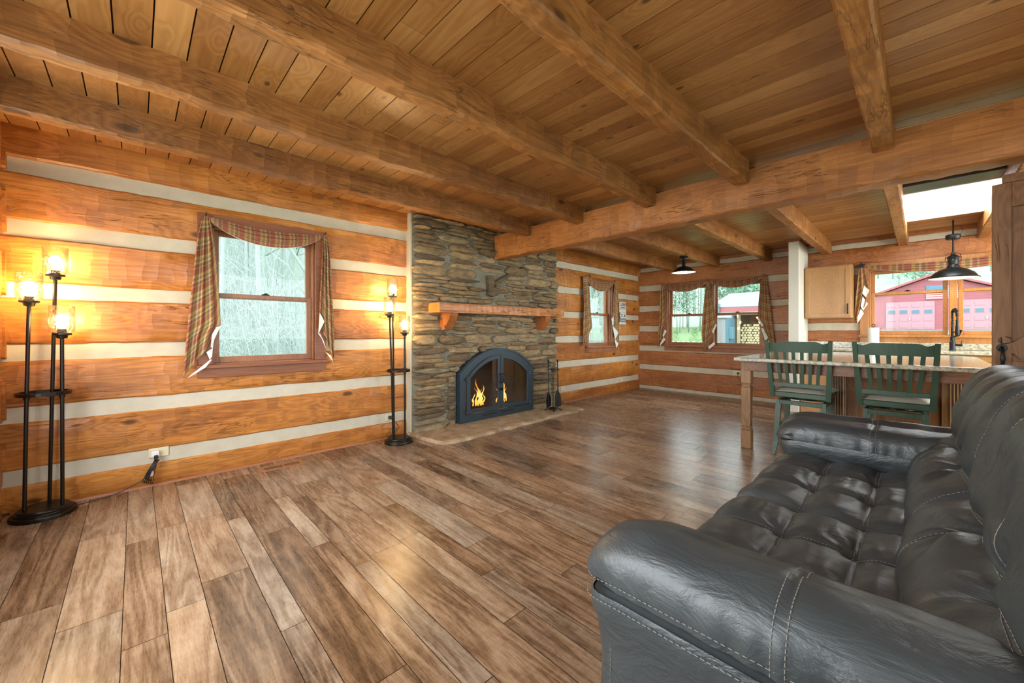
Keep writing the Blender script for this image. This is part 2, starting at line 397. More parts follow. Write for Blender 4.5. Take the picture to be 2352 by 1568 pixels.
def mk_green():
    k = N('green painted wood'); p = k.pos(); g = k.noise(k.scaled(p, (1, 1, .1)), 60, 3); b = k.noise(p, 6, 3)
    col = k.ramp(k.math('ADD', k.math('MULTIPLY', g, .4), k.math('MULTIPLY', b, .6)), [(.3, (.024, .056, .032)), (.7, (.052, .098, .060))])
    return k.bsdf(col, .38, k.bump(g, .15, .002))
m_green = mk_green()
m_seat = plain('taupe seat fabric', (.36, .33, .27), .9, bump=.4, bscale=300)
def mk_granite():
    k = N('granite'); p = k.pos()
    v = k.noise(p, 38, 6, .75); v2 = k.noise(p, 9, 4, .6, 1.2); v3 = k.noise(p, 110, 3, .7)
    col = k.ramp(v, [(.33, (.04, .04, .035)), (.42, (.22, .20, .15)), (.52, (.46, .43, .31)), (.7, (.62, .60, .48))])
    col = k.mix(k.n('MapRange', {0: v2, 1: .52, 2: .66, 3: 0, 4: .55}).outputs[0], col, (.14, .13, .09, 1))
    col = k.mix(k.math('MULTIPLY', v3, .3), col, (.7, .68, .55, 1))
    return k.bsdf(col, .1)
m_granite = mk_granite()
def mk_plaid():
    k = N('plaid curtain cloth'); uv = k.n('UVMap').outputs[0]; s = k.n('SeparateXYZ', {0: uv}).outputs
    def stripes(c):
        f = k.math('FRACT', k.math('MULTIPLY', c, 9.0))
        return k.ramp(f, [(0, (.27, .07, .05)), (.28, (.27, .07, .05)), (.30, (.47, .33, .10)), (.44, (.47, .33, .10)), (.46, (.20, .17, .07)), (.60, (.20, .17, .07)), (.62, (.50, .40, .20)), (.70, (.50, .40, .20)), (.72, (.30, .085, .06)), (.86, (.10, .075, .045)), (.92, (.44, .30, .11)), (1, (.27, .07, .05))])
    a = stripes(s[0]); b = stripes(s[1])
    for nd in k.t.nodes:
        if nd.bl_idname == 'ShaderNodeValToRGB': nd.color_ramp.interpolation = 'LINEAR'
    col = k.mix(.5, a, b)
    w_ = k.noise(k.pos(), 500, 2)
    return k.bsdf(col, .9, k.bump(w_, .2, .001))
m_plaid = mk_plaid()
m_lining = plain('white curtain lining', (.72, .72, .68), .9)
# outdoors
m_grass = plain('spring grass', (.11, .17, .06), .9, bscale=3)
def mk_hill():
    k = N('leaf litter hillside'); p = k.pos(); a = k.noise(p, 5, 5, .7); b = k.noise(p, .35, 3)
    c = k.ramp(a, [(.35, (.14, .16, .13)), (.5, (.28, .31, .26)), (.65, (.44, .46, .40))]); c = k.mix(k.math('MULTIPLY', b, .5), c, (.18, .36, .20, 1))
    return k.bsdf(c, .95)
m_hill = mk_hill()
m_gravel = plain('pale gravel', (.24, .23, .22), .95, bscale=20)
m_bark = plain('pale bark', (.30, .335, .315), .9, bscale=12)
m_bark2 = plain('mossy bark', (.22, .26, .225), .9, bscale=12)
m_leafg = plain('spring leaves', (.16, .30, .20), .8, bscale=5)
m_leafb = plain('bush leaves', (.075, .19, .04), .8, bscale=5)
def mk_siding(name, col, pitch):
    k = N(name); p = k.pos(); z = k.n('SeparateXYZ', {0: p}).outputs[2]; f = k.math('FRACT', k.math('MULTIPLY', z, 1/pitch))
    d = k.n('MapRange', {0: f, 1: 0, 2: .12, 3: .45, 4: 1}).outputs[0]
    n1 = k.noise(k.scaled(p, (1, .4, 3)), 4, 4)
    c = k.mix(k.math('MULTIPLY', n1, .5), c4(col), c4(tuple(min(1, x*1.6+.05) for x in col)))
    c = k.mix(d, c4(tuple(x*.45 for x in col)), c)
    return k.bsdf(c, .8, k.bump(f, .6, .02))
m_siding = mk_siding('weathered red siding', (0.285, 0.081, 0.093), .2)
m_redtrim = plain('red trim board', (0.341, 0.099, 0.105), .7)
m_gdoor = plain('faded red garage door', (.38, .20, .23), .6)
m_gwin = plain('garage door window', (0.062, 0.136, 0.186), .15)
m_flagr = plain('flag red', (0.341, 0.099, 0.105), .8); m_flagb = plain('flag blue', (0.062, 0.174, 0.279), .8); m_flagw = plain('flag white', (.38, .38, .38), .8)
m_shingle = mk_siding('grey shingle roof', (.14, .14, .15), .12)
m_steel = plain('grey ribbed steel', (0.260, 0.248, 0.260), .6); m_blue = plain('blue grey steel', (0.074, 0.149, 0.198), .5)
m_logend = plain('cut log end', (0.446, 0.360, 0.211), .85, bscale=40); m_brownwood = plain('brown outdoor boards', (0.149, 0.074, 0.050), .85)
m_paper = plain('paper towel', (.82, .82, .80), .9)
m_sign = plain('whitewashed sign board', (.62, .61, .60), .8); m_signdark = plain('grey sign board', (.16, .16, .17), .8); m_ink = plain('sign lettering', (.05, .05, .055), .8)

# ------------------------------------------------------------------ room shell
W, L, ZC = 3.99, 7.42, 2.46
XF, YR, YK, XP = -.62, -.62, -2.4, 3.72       # front wall, near right wall, kitchen right wall, partition
def log_strip(m, axis, a0, a1, face, depth, z0, z1, sgn, mi=0, k=0, seed=0, step=.05, amp=.006):
    """a hewn log: runs along axis from a0 to a1, its face at coordinate `face`, body going back `depth`*sgn"""
    n = max(1, int(abs(a1-a0)/step)); h = z1-z0; r = .012
    prof = [(depth, z0), (r*1.2, z0), (.002, z0+r), (0, lerp(z0, z1, .33)), (0, lerp(z0, z1, .66)), (.002, z1-r), (r*1.2, z1), (depth, z1)]
    base = len(m.v)
    for i in range(n+1):
        a = lerp(a0, a1, i/n)
        fac = ((a*11.5+seed*3.1) % 1.0)
        for j, (d, z) in enumerate(prof):
            dz = k*(a-a0) if k else 0
            e1 = nz(a*3.2, seed*7.7, j*.9)*amp+nz(a*11, seed*3.3, j)*amp*.5
            ez = nz(a*2.6, seed*5.1, 3+(j > 3)*9)*amp*1.2+nz(a*12, seed, (j > 3)*5)*amp*.6
            if j in (0, 7): e1 = 0
            dd = face+sgn*(d+e1*.8) if d < depth else face+sgn*depth
            zz = z+dz+ez*(1 if j not in (0,) else 1)
            m.v.append((a, dd, zz) if axis == 'x' else (dd, a, zz))
    K = len(prof)
    for i in range(n):
        for j in range(K-1):
            q = base+i*K+j; m.f.append((q, q+1, q+K+1, q+K)); m.m.append(mi); m.c.append(None)
    m.f.append(tuple(base+j for j in range(K))); m.m.append(mi); m.c.append(None)
    m.f.append(tuple(base+n*K+j for j in range(K))[::-1]); m.m.append(mi); m.c.append(None)
def wall(name, axis, a0, a1, face, sgn, rows, holes, mlog, thick=.16, ztop=2.6, logholes=None):
    m = M(); bw = face+sgn*.02
    # plaster backing, split round the openings
    xs = sorted({a0, a1, *[h[0] for h in holes], *[h[1] for h in holes]})
    for p, q in zip(xs, xs[1:]):
        c = (p+q)/2; hs = sorted([h for h in holes if h[0] < c < h[1]], key=lambda h: h[2]); z = -.02
        for h in hs+[(0, 0, ztop, ztop)]:
            if h[2] > z:
                if axis == 'x': m.box(p, q, bw, bw+sgn*thick, z, h[2], 1)
                else: m.box(bw, bw+sgn*thick, p, q, z, h[2], 1)
            z = max(z, h[3])
    for r, row in enumerate(rows):
        z0, z1 = row[0], row[1]; k = row[2] if len(row) > 2 else 0; pro = row[3] if len(row) > 3 else 0
        cuts = [(h[0]-.0, h[1]+.0) for h in (logholes or holes) if h[2] < z1 and h[3] > z0]
        parts = {(z0, z1)}
        segs = [(a0, a1, z0, z1)]
        for h in (logholes or holes):
            new = []
            for s0, s1, b0, b1 in segs:
                if h[0] < s1 and h[1] > s0 and h[2] < b1 and h[3] > b0:
                    if s0 < h[0]: new.append((s0, h[0], b0, b1))
                    if h[1] < s1: new.append((h[1], s1, b0, b1))
                    if b0 < h[2]-.01: new.append((max(s0, h[0]), min(s1, h[1]), b0, h[2]))
                    if b1 > h[3]+.01: new.append((max(s0, h[0]), min(s1, h[1]), h[3], b1))
                else: new.append((s0, s1, b0, b1))
            segs = new
        for i, (s0, s1, b0, b1) in enumerate(segs):
            kk = k
            log_strip(m, axis, s0, s1, face-sgn*pro, .024+pro, b0+k*(s0-a0), b1+k*(s0-a0), sgn, 0, kk, seed=r+hash(name) % 7 if False else r+len(name))
    return tag(m.build(name, [mlog, m_chink], smooth='auto', recalc=True), kind='structure')
WIN1 = (.45, 1.225, .885, 2.005); WIN2 = (5.63, 6.37, .885, 2.005)
FB = (2.82, 4.06, 0.03, .90)
rowsL = [(0, .165), (.272, .565), (.67, .965), (1.072, 1.37), (1.47, 1.765), (1.868, 2.165), (2.268, 2.5, 0, .02)]
wall('wall_left', 'x', XF, L+.02, W-.012, 1, rowsL, [WIN1, WIN2, FB], m_logx)
WIN3 = (1.80, 3.38, .885, 2.0); WIN4 = (-1.06, .50, 1.10, 2.0)
YB0, YB1 = YK, W+.02
def bk(z3, z1): # measured at y=3.94 and y=1.5 ; slope per unit of y
    return (z3-z1)/(3.94-1.5)
def rowB(a0, b0, a1, b1):
    # a0,b0 = bottom/top z at y=3.94 ; a1,b1 at y=1.5
    k = bk((a0+b0)/2, (a1+b1)/2); z0 = a0+k*(YB0-3.94); z1 = b0+k*(YB0-3.94); return (z0, z1, k)
rowsB = [rowB(.062, .350, .062, .39), rowB(.455, .742, .50, .765), rowB(.86, 1.14, .875, 1.16), rowB(1.25, 1.54, 1.27, 1.555), rowB(1.652, 1.943, 1.663, 1.947), (2.056, 2.336), (2.412, 2.5)]
rowsB[0] = (.062, .385, 0); rowsB[1] = (.485, .755, 0)
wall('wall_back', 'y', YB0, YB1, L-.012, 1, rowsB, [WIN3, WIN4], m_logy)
rowsF = [(0, .07), (.17, .46), (.57, .865), (.965, 1.27), (1.37, 1.665), (1.765, 2.065), (2.165, 2.5)]
wall('wall_front', 'y', YR-.2, W+.02, XF+.02, -1, rowsF, [(.55, 3.25, .55, 2.15)], m_logy)  # opening added in this unseen wall for the front fill light
wall('wall_right', 'x', XF, XP+.1, YR, -1, rowsF, [(0.0, 3.2, .8, 2.2)], m_logx)  # hole behind the sofa is invented, lets the right fill light in
wall('wall_right_partition', 'y', YK, YR, XP, 1, rowsF, [], m_logy)
wall('wall_right_kitchen', 'x', XP, L+.02, YK, -1, rowsL, [(3.95, 7.2, .3, 2.3)], m_logx)  # out of view; its opening is added to admit the kitchen fill light
# corner where the front wall meets the left wall: stacked log ends
m = M()
for z0, z1 in ((.06, .16), (.28, .45), (.59, .84), (.98, 1.25), (1.39, 1.65), (1.78, 2.05), (2.18, 2.41)):
    log_strip(m, 'x', XF, XF+.035, W-.03, .05, z0, z1, 1, 0, seed=z0*9, step=.02, amp=.012)
tag(m.build('trim_log_ends', m_logx, smooth='auto'), kind='structure')

# floor planks
m = M(); rf = random.Random(3); x = XF-.1
wid = [.093, .128, .185, .128, .185, .093, .128]
m.box(XF-.1, L+.1, YK-.1, W+.1, -.06, -.003, 1)
i = 0
while x < L+.05:
    wv = rf.choice((.093, .128, .128, .185, .185)); y = YK-.1-rf.random()*1.0
    while y < W+.1:
        ln = rf.uniform(.75, 1.35); y2 = y+ln; g = .0014
        col = (rf.random(), rf.random(), rf.random())
        x0, x1, y0, y1 = x+g, x+wv-g, max(y, YK-.1)+g, min(y2, W+.1)-g
        if y1 > y0+.01: m.add([(x0, y0, 0), (x1, y0, 0), (x1, y1, 0), (x0, y1, 0)], [(0, 1, 2, 3)], 0, col)
        y = y2
    x += wv
tag(m.build('floor', [m_floor, m_gap], recalc=False), kind='structure')
# ceiling boards with the skylight well
SX0, SX1, SY0, SY1 = 5.28, 6.60, -.517, .128
m = M(); bwid = .1246; x = -.0696-bwid*6; rc = random.Random(5)
def cbox(x0, x1, y0, y1, z0, z1, mi=0, col=None):
    m.box(x0, x1, y0, y1, z0, z1, mi, col, bev=0)
while x < L+.1:
    x0, x1 = x+.003, x+bwid-.003
    cols = [(rc.random(), rc.random(), rc.random()) for _ in range(3)]
    ya = YK-.2; yb = W+.2; yj = rc.uniform(.5, 3.5)
    spans = [(ya, yj-.0008, 0), (yj+.0008, yb, 1)]
    for y0, y1, ci in spans:
        if x1 > SX0 and x0 < SX1:
            if y0 < SY0: cbox(x0, x1, y0, min(y1, SY0), ZC, ZC+.02, 0, cols[ci])
            if y1 > SY1: cbox(x0, x1, max(y0, SY1), y1, ZC, ZC+.02, 0, cols[ci])
        else: cbox(x0, x1, y0, y1, ZC, ZC+.02, 0, cols[ci])
    x += bwid
for a in ((XF-.2, SX0, YK-.2, W+.2), (SX1, L+.2, YK-.2, W+.2), (SX0, SX1, YK-.2, SY0), (SX0, SX1, SY1, W+.2)):
    m.box(*a, ZC+.012, ZC+.1, 1)
tag(m.build('ceiling', [m_boards, m_darkgap], recalc=True), kind='structure')
# skylight
sk = thing('window_5', (5.8, -.19, ZC), 'bright skylight set in the kitchen ceiling', 'skylight'); del sk['category']; del sk['label']; sk['kind'] = 'structure'
m = M()
m.box(SX0-.03, SX0, SY0-.03, SY1+.03, ZC+.0, ZC+.3).box(SX1, SX1+.03, SY0-.03, SY1+.03, ZC, ZC+.3).box(SX0, SX1, SY0-.03, SY0, ZC, ZC+.3).box(SX0, SX1, SY1, SY1+.03, ZC, ZC+.3)
m.build('well_lining', m_white, sk)
m = M(); m.box(SX0, SX1, SY0, SY1, ZC+.006, ZC+.010); m.build('pane', m_skyglass, sk)
m = M(); t_ = .02
m.box(SX0-.02, SX0+t_*.3, SY0, SY1, ZC-.012, ZC+.0).box(SX1-.006, SX1+.02, SY0, SY1, ZC-.012, ZC).box(SX0-.02, SX1+.02, SY1-.006, SY1+.012, ZC-.012, ZC)
m.build('frame', m_white, sk)
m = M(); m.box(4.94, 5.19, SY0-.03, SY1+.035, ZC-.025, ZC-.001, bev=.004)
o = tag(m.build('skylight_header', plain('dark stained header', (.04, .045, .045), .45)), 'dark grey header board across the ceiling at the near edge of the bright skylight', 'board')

# ------------------------------------------------------------------ beams and girder
def beam(name, axis, a0, a1, c0, c1, z0, z1, mat, label, seed, group, step=.04, amp=.007):
    m = M(); n = int((a1-a0)/step); K = 12
    base = 0
    for i in range(n+1):
        a = lerp(a0, a1, i/n); fs = ((a*9.5+seed*.37+nz(a*2, seed, 0)*.8) % 1.0)
        pr = []
        r = .010
        pts = [(c0, z1), (c0, lerp(z1, z0, .33)), (c0, lerp(z1, z0, .66)), (c0, z0+r), (c0+r, z0), (lerp(c0, c1, .35), z0), (lerp(c0, c1, .65), z0), (c1-r, z0), (c1, z0+r), (c1, lerp(z1, z0, .66)), (c1, lerp(z1, z0, .33)), (c1, z1)]
        low = nz(a*1.7, seed*3.3, 1)*amp*1.1
        for j, (c, z) in enumerate(pts):
            e = nz(a*4, seed*7+j*.35, 2)*amp+(fs-.5)*amp*.55
            ec = e if c >= (c0+c1)/2 else -e
            ez = low+nz(a*5, seed*5, c*9)*amp-(fs-.5)*amp*.8 if z < z0+(z1-z0)*.5 else 0
            q = (c+ec*.7, z+ez)
            m.v.append((a, q[0], q[1]) if axis == 'x' else (q[0], a, q[1]))
    for i in range(n):
        for j in range(K):
            j2 = (j+1) % K; m.f.append((i*K+j, i*K+j2, (i+1)*K+j2, (i+1)*K+j)); m.m.append(0); m.c.append(None)
    m.f.append(tuple(range(K))[::-1]); m.f.append(tuple(n*K+j for j in range(K))); m.m += [0, 0]; m.c += [None, None]
    return tag(m.build(name, mat, smooth='auto'), label, 'beam', group)
BY = [3.255, 2.5, 1.71, .965, .165, -.52]
ords = ['nearest the left log wall', 'second from the left log wall', 'third from the left log wall', 'fourth from the left log wall', 'running almost overhead, the fifth from the left log wall', 'just right of the skylight']
X1, X2 = 3.39, 3.555
for i, y in enumerate(BY):
    yy = y-.05
    if i < 5: o = beam('ceiling_beam', 'x', XF+.02, X1+.0, yy, yy+.1, 2.287, ZC, m_beamx, 'long hewn beam of the near living room ceiling, '+ords[i], i+1, 'hewn beams over the living room')
    o = beam('ceiling_beam', 'x', X2, L-.0, yy, yy+.1, 2.287, ZC, m_beamx, 'hewn beam over the far dining end, beyond the girder, '+(ords[i] if i not in (4,) else 'just left of the skylight'), i+11, 'hewn beams beyond the girder')
o = beam('girder', 'y', YR+.0, 3.865, X1, X2, 2.095, 2.395, m_girder, 'massive hewn girder crossing the room from the stone chimney to the right', 31, None, amp=.009)

# baseboards
m = M(); m.prism([(W-.012, 0), (W-.028, 0), (W-.024, .012), (W-.014, .02)], XF+.05, 2.2, 'yz'); tag(m.build('baseboard_left', m_base), kind='structure')
m = M(); m.prism([(W-.012, 0), (W-.028, 0), (W-.024, .012), (W-.014, .02)], 4.95, L-.02, 'yz'); tag(m.build('baseboard_left_far', m_base), kind='structure')

# partition end panel (white) with switch and outlet
m = M(); m.box(6.77, L-.02, 1.195, 1.32, 0, 2.43, 0, bev=.004).box(6.75, 6.95, 1.18, 1.345, 2.425, ZC, 1)
tag(m.build('wall_partition', [m_white, m_trim]), kind='structure')

# ------------------------------------------------------------------ windows
def window(idx, axis, a0, a1, face, z0, z1, mt, ms, units=1, mull=0.0, depth=.16, casing=.095, zbot=None):
    """a0..a1 opening; face = wall face coordinate, outward +; units of double hung sash"""
    def B(m, p, q, d0, d1, b0, b1, mi=0, bev=.003):
        if axis == 'x': m.box(p, q, face+d0, face+d1, b0, b1, mi, bev=bev)
        else: m.box(face+d0, face+d1, p, q, b0, b1, mi, bev=bev)
    c = (a0+a1)/2; loc = (c, face, z0) if axis == 'x' else (face, c, z0)
    r = bpy.data.objects.new('window_%d' % idx, None); C.objects.link(r); r.location = loc; r['kind'] = 'structure'
    m = M(); cs = casing
    B(m, a0-cs, a0, -.022, 0.012, z0-.0, z1+cs); B(m, a1, a1+cs, -.022, .012, z0, z1+cs); B(m, a0, a1, -.022, .012, z1, z1+cs)
    m.build('casing', mt, r)
    m = M(); B(m, a0-cs-.012, a1+cs+.012, -.06, .03, z0-.028, z0); m.build('sill', mt, r)
    m = M(); B(m, a0-cs, a1+cs, -.02, .012, z0-.105, z0-.028); m.build('apron', mt, r)
    m = M(); B(m, a0-.0, a0+.014, .012, depth, z0, z1); B(m, a1-.014, a1, .012, depth, z0, z1); B(m, a0, a1, .012, depth, z1-.014, z1); B(m, a0, a1, .03, depth, z0-.02, z0+.008)
    m.build('jamb', ms, r)
    w_ = (a1-a0-mull*(units-1))/units; zm = z0+.565
    for u in range(units):
        p = a0+u*(w_+mull)+.012; q = p+w_-.024; s = .042
        if u: m = M(); B(m, p-.012-mull, p-.012, .0, depth, z0, z1); m.build('mullion', ms, r)
        m = M(); d0, d1 = .085, .115
        B(m, p, p+s, d0, d1, zm-.02, z1-.014); B(m, q-s, q, d0, d1, zm-.02, z1-.014); B(m, p+s, q-s, d0, d1, z1-.056, z1-.014); B(m, p+s, q-s, d0, d1, zm-.02, zm+.012)
        us = m.build('upper_sash', ms, r)
        m = M(); B(m, p+s-.004, q-s+.004, d0+.013, d0+.016, zm, z1-.05, bev=0); m.build('pane', m_pane, us)
        m = M(); d0, d1 = .05, .082
        B(m, p, p+s, d0, d1, z0+.008, zm+.022); B(m, q-s, q, d0, d1, z0+.008, zm+.022); B(m, p+s, q-s, d0, d1, z0+.008, z0+.058); B(m, p+s, q-s, d0, d1, zm-.014, zm+.022)
        ls = m.build('lower_sash', ms, r)
        m = M(); B(m, p+s-.004, q-s+.004, d0+.013, d0+.016, z0+.05, zm-.01, bev=0); m.build('pane', m_pane, ls)
        m = M(); cc = (p+q)/2; B(m, cc-.03, cc+.03, d0+.002, d1, zm+.022, zm+.032); B(m, cc-.012, cc+.012, d0-.008, d1-.01, zm+.03, zm+.04); m.build('sash_lock', m_bronze, ls)
    return r
FL = W-.012; FBk = L-.012
window(1, 'x', WIN1[0], WIN1[1], FL, WIN1[2], WIN1[3], m_trim, m_sash)
window(2, 'x', WIN2[0], WIN2[1], FL, WIN2[2], WIN2[3], m_sash, m_sash, casing=.075)
window(3, 'y', WIN3[0], WIN3[1], FBk, WIN3[2], WIN3[3], m_sash, m_sash, 2, .05, casing=.06)
window(4, 'y', WIN4[0], WIN4[1], FBk, WIN4[2], WIN4[3], m_sashgold, m_sashgold, 2, .065, casing=.1)

# ------------------------------------------------------------------ curtains
def cloth_grid(fn, nu, nv, su, sv, thick=.0):
    m = M(); m.grid(fn, nu, nv); uv = [((i/nu)*su, (j/nv)*sv) for j in range(nv+1) for i in range(nu+1)]
    return m, uv
def curtain(axis, face, pts, tails, label, dip=.15, hook=None, sgn=-1, drop0=.03):
    """pts: list of (a, z) gather points; swags hang between neighbours; tails: dicts"""
    def P(a, d, z): return (a, face+sgn*d, z) if axis == 'x' else (face+sgn*d, a, z)
    a0, z0 = pts[0]; r = thing('curtain_swag', P(a0, .0, z0), label, 'curtain')
    for si, ((aa, za), (ab, zb)) in enumerate(zip(pts, pts[1:])):
        def f(u, v):
            a = lerp(aa, ab, u); s = math.sin(PI*u)**.85 if 0 < u < 1 else 0
            top = .045*s+.0; bot = top+.012+(dip-top)*s
            fold = 3.5; z = lerp(za, zb, u)-lerp(top, bot, v)-.008*math.sin(v*fold*2*PI)*s
            d = .018+.03*s*math.sin(PI*min(1, v*1.05))+.012*s*math.sin(v*fold*2*PI+1)
            return P(a, d, z)
        m, uv = cloth_grid(f, 40, 26, .9, .38); m.build('swag', m_plaid, r, smooth=True, uv=uv, recalc=False)
        def g(u, v):
            q = f(u, 1.0); s = math.sin(PI*u); return (q[0], q[1], q[2]-.006*v*s) if True else q
        m, _ = cloth_grid(g, 40, 1, 1, 1); m.build('lining', m_lining, r, smooth=True, recalc=False)
    for t in tails:
        at, zt = t['top']; L0, R0 = t['L'], t['R']    # outline as functions of depth: lists of (z, a)
        zb = min(L0[-1][0], R0[-1][0])
        nfold = t.get('folds', 3)
        def f(u, v):
            # each column u has its own hem height: hem goes from left end to right end
            zl, zr = t['hem']; ze = lerp(zl, zr, u)
            if t.get('hemf'): ze = pl(u, t['hemf'])
            z = lerp(zt-.004, ze, v)
            l = pl(-z, [(-p, q) for p, q in L0]); rr = pl(-z, [(-p, q) for p, q in R0])
            a = lerp(l, rr, u); op = min(1, (zt-z)/.25+.15)
            d = .022+.016*op*math.sin(u*nfold*2*PI+.6)+.006*math.sin(z*9+u*4)*op+.012*op
            return P(a, d, z)
        m, uv = cloth_grid(f, 36, 40, .28, .95); tl = m.build('tail', m_plaid, r, smooth=True, uv=uv, recalc=False)
        for tri in t.get('lin', []):
            m = M(); n = len(tri); poly = [P(a, .046+.004*i, z) for i, (a, z) in enumerate(tri)]
            poly2 = [P(a, .042+.004*i, z) for i, (a, z) in enumerate(tri)]
            m.add(poly+poly2, [tuple(range(n)), tuple(range(n, 2*n))[::-1]]+[(i, (i+1) % n, n+(i+1) % n, n+i) for i in range(n)]); m.build('lining', m_lining, tl)
    if hook:
        for a, z in pts:
            m = M()
            if hook == 'star':
                pg = []
                for i in range(10): rr = .055 if i % 2 == 0 else .023; an = PI/2+i*PI/5; pg.append((a+rr*math.cos(an), z+rr*math.sin(an)))
                if axis == 'x': m.prism(pg, face-.055, face-.065, 'xz')
                else: m.prism(pg, face-.055, face-.065, 'yz')
                m.build('star_hook', m_iron, r)
            else:
                m.tube([P(a, .0, z+.005), P(a, .04, z+.005), P(a, .05, z+.02)], .004, 6); m.build('hook', m_bronze, r)
    return r
curtain('x', FL-.024, [(.405, 2.075), (1.305, 2.075)], [
    dict(top=(.405, 2.075), L=[(2.075, .385), (1.9, .352), (1.4, .305), (.80, .262)], R=[(2.075, .425), (1.85, .455), (1.4, .492), (1.2, .497), (1.12, .455), (.8, .40)], hem=(.80, 1.0), hemf=[(0, .80), (.25, .86), (.6, .95), (.8, 1.0), (1, 1.17)], folds=3,
         lin=[[(.470, 1.19), (.495, 1.195), (.44, 1.13), (.445, 1.02), (.43, 1.03)], [(.405, .99), (.445, 1.02), (.44, .955), (.425, .93)], [(.43, .93), (.44, .93), (.40, .87), (.30, .80), (.29, .80)]]),
    dict(top=(1.305, 2.075), L=[(2.075, 1.285), (1.9, 1.275), (1.5, 1.25), (1.28, 1.245), (1.0, 1.29), (.85, 1.365)], R=[(2.075, 1.325), (1.9, 1.34), (1.4, 1.37), (.85, 1.385)], hem=(1.2, .85), hemf=[(0, 1.2), (.3, 1.1), (.6, .96), (1, .85)], folds=3,
         lin=[[(1.25, 1.33), (1.29, 1.245), (1.235, 1.13), (1.24, 1.25)], [(1.235, 1.135), (1.25, 1.13), (1.285, 1.05), (1.30, .99), (1.28, 1.06)], [(1.30, .96), (1.35, .92), (1.375, .83), (1.36, .87)]])],
    'plaid curtain swag with two tails over the large window between the floor lamps', dip=.17, hook='h')
curtain('x', FL-.024, [(5.50, 2.08), (6.42, 2.08)], [
    dict(top=(5.50, 2.08), L=[(2.08, 5.42), (.90, 5.40)], R=[(2.08, 5.54), (1.7, 5.60), (1.25, 5.66), (1.1, 5.62), (.9, 5.55)], hem=(.86, 1.1), folds=3, hemf=[(0, .86), (.5, .93), (.8, 1.02), (1, 1.2)],
         lin=[[(5.60, 1.12), (5.63, 1.13), (5.60, 1.0), (5.585, 1.03)]]),
    dict(top=(6.42, 2.08), L=[(2.08, 6.40), (1.7, 6.34), (1.35, 6.28), (1.2, 6.33), (.9, 6.42)], R=[(2.08, 6.45), (1.7, 6.50), (1.2, 6.52), (.82, 6.53)], hem=(1.25, .8), folds=3, hemf=[(0, 1.3), (.3, 1.12), (.6, .98), (1, .81)],
         lin=[[(6.27, 1.38), (6.33, 1.42), (6.32, 1.27), (6.28, 1.26)], [(6.30, 1.25), (6.50, 1.13), (6.38, 1.0)], [(6.38, .99), (6.50, .92), (6.42, .84)]])],
    'narrow plaid curtain swag over the small window by the cabin sign', dip=.21, hook='h')
curtain('y', FBk-.024, [(3.47, 2.045), (2.62, 2.055), (1.76, 2.065)], [
    dict(top=(3.47, 2.045), R=[(2.045, 3.49), (1.4, 3.52), (.85, 3.55)], L=[(2.045, 3.43), (1.7, 3.38), (1.35, 3.36), (1.2, 3.42), (.85, 3.50)], hem=(1.1, .80), folds=2, hemf=[(0, 1.15), (.5, .98), (1, .80)],
         lin=[[(3.41, 1.18), (3.37, 1.15), (3.43, 1.04), (3.45, 1.06)], [(3.43, 1.03), (3.39, .99), (3.50, .86), (3.49, .92)]]),
    dict(top=(2.62, 2.055), R=[(2.055, 2.65), (1.4, 2.72), (1.1, 2.73), (.77, 2.70)], L=[(2.055, 2.60), (1.5, 2.50), (1.30, 2.47), (1.1, 2.53), (.77, 2.62)], hem=(1.0, .76), folds=3, hemf=[(0, .96), (.5, .84), (1, .76)],
         lin=[[(2.50, 1.27), (2.47, 1.27), (2.53, 1.11), (2.55, 1.14)], [(2.52, .96), (2.50, .92), (2.60, .83), (2.61, .88)]]),
    dict(top=(1.76, 2.065), R=[(2.065, 1.79), (1.6, 1.84), (1.37, 1.845), (1.2, 1.80), (.9, 1.74)], L=[(2.065, 1.73), (1.6, 1.67), (1.2, 1.635), (.86, 1.60)], hem=(.86, .95), folds=3, hemf=[(0, .83), (.5, .87), (1, .98)],
         lin=[[(1.85, 1.36), (1.83, 1.36), (1.76, 1.24), (1.79, 1.22)], [(1.80, 1.2), (1.77, 1.2), (1.70, 1.05), (1.74, .98)]])],
    'plaid curtain of two swags over the wide double window on the far wall', dip=.15, hook='h')
curtain('y', FBk-.024, [(.58, 2.07), (-1.16, 2.10)], [
    dict(top=(.58, 2.07), R=[(2.07, .60), (1.6, .64), (1.22, .66)], L=[(2.07, .56), (1.9, .52), (1.72, .49), (1.5, .54), (1.22, .64)], hem=(1.45, 1.21), folds=2, hemf=[(0, 1.5), (.5, 1.35), (1, 1.21)],
         lin=[[(.55, 1.79), (.495, 1.72), (.53, 1.62), (.57, 1.68)], [(.565, 1.64), (.51, 1.53), (.56, 1.44), (.585, 1.50)], [(.585, 1.47), (.55, 1.40), (.62, 1.26), (.62, 1.34)]])],
    'plaid curtain swag hung from black star hooks over the kitchen sink window', dip=.15, hook='star')

# ------------------------------------------------------------------ fireplace
FY = 3.9
fp = thing('fireplace', (3.44, FY, 0), 'tall fieldstone fireplace with arched black doors, wood mantel and flat hearth', 'fireplace')
def archz(x):
    c = (2.80+4.08)/2; h = (4.08-2.80)/2; t = min(1, abs(x-c)/h)
    R = (h*h+.275*.275)/(2*.275); return .655+ (math.sqrt(max(0, R*R-(t*h)**2))-(R-.275))
m = M()
m.box(2.205, 2.86, FY, W+.15, 0, ZC+.05).box(4.02, 4.675, FY, W+.15, 0, ZC+.05).box(2.86, 4.02, FY, W+.15, .93, ZC+.05)
xs = [2.86+i*(1.16/24) for i in range(25)]
for a, b in zip(xs, xs[1:]):
    za, zb = archz(a)-.03, archz(b)-.03
    m.add([(a, FY, za), (b, FY, zb), (b, FY, .93), (a, FY, .93), (a, W, za), (b, W, zb)], [(0, 1, 2, 3), (0, 4, 5, 1)])
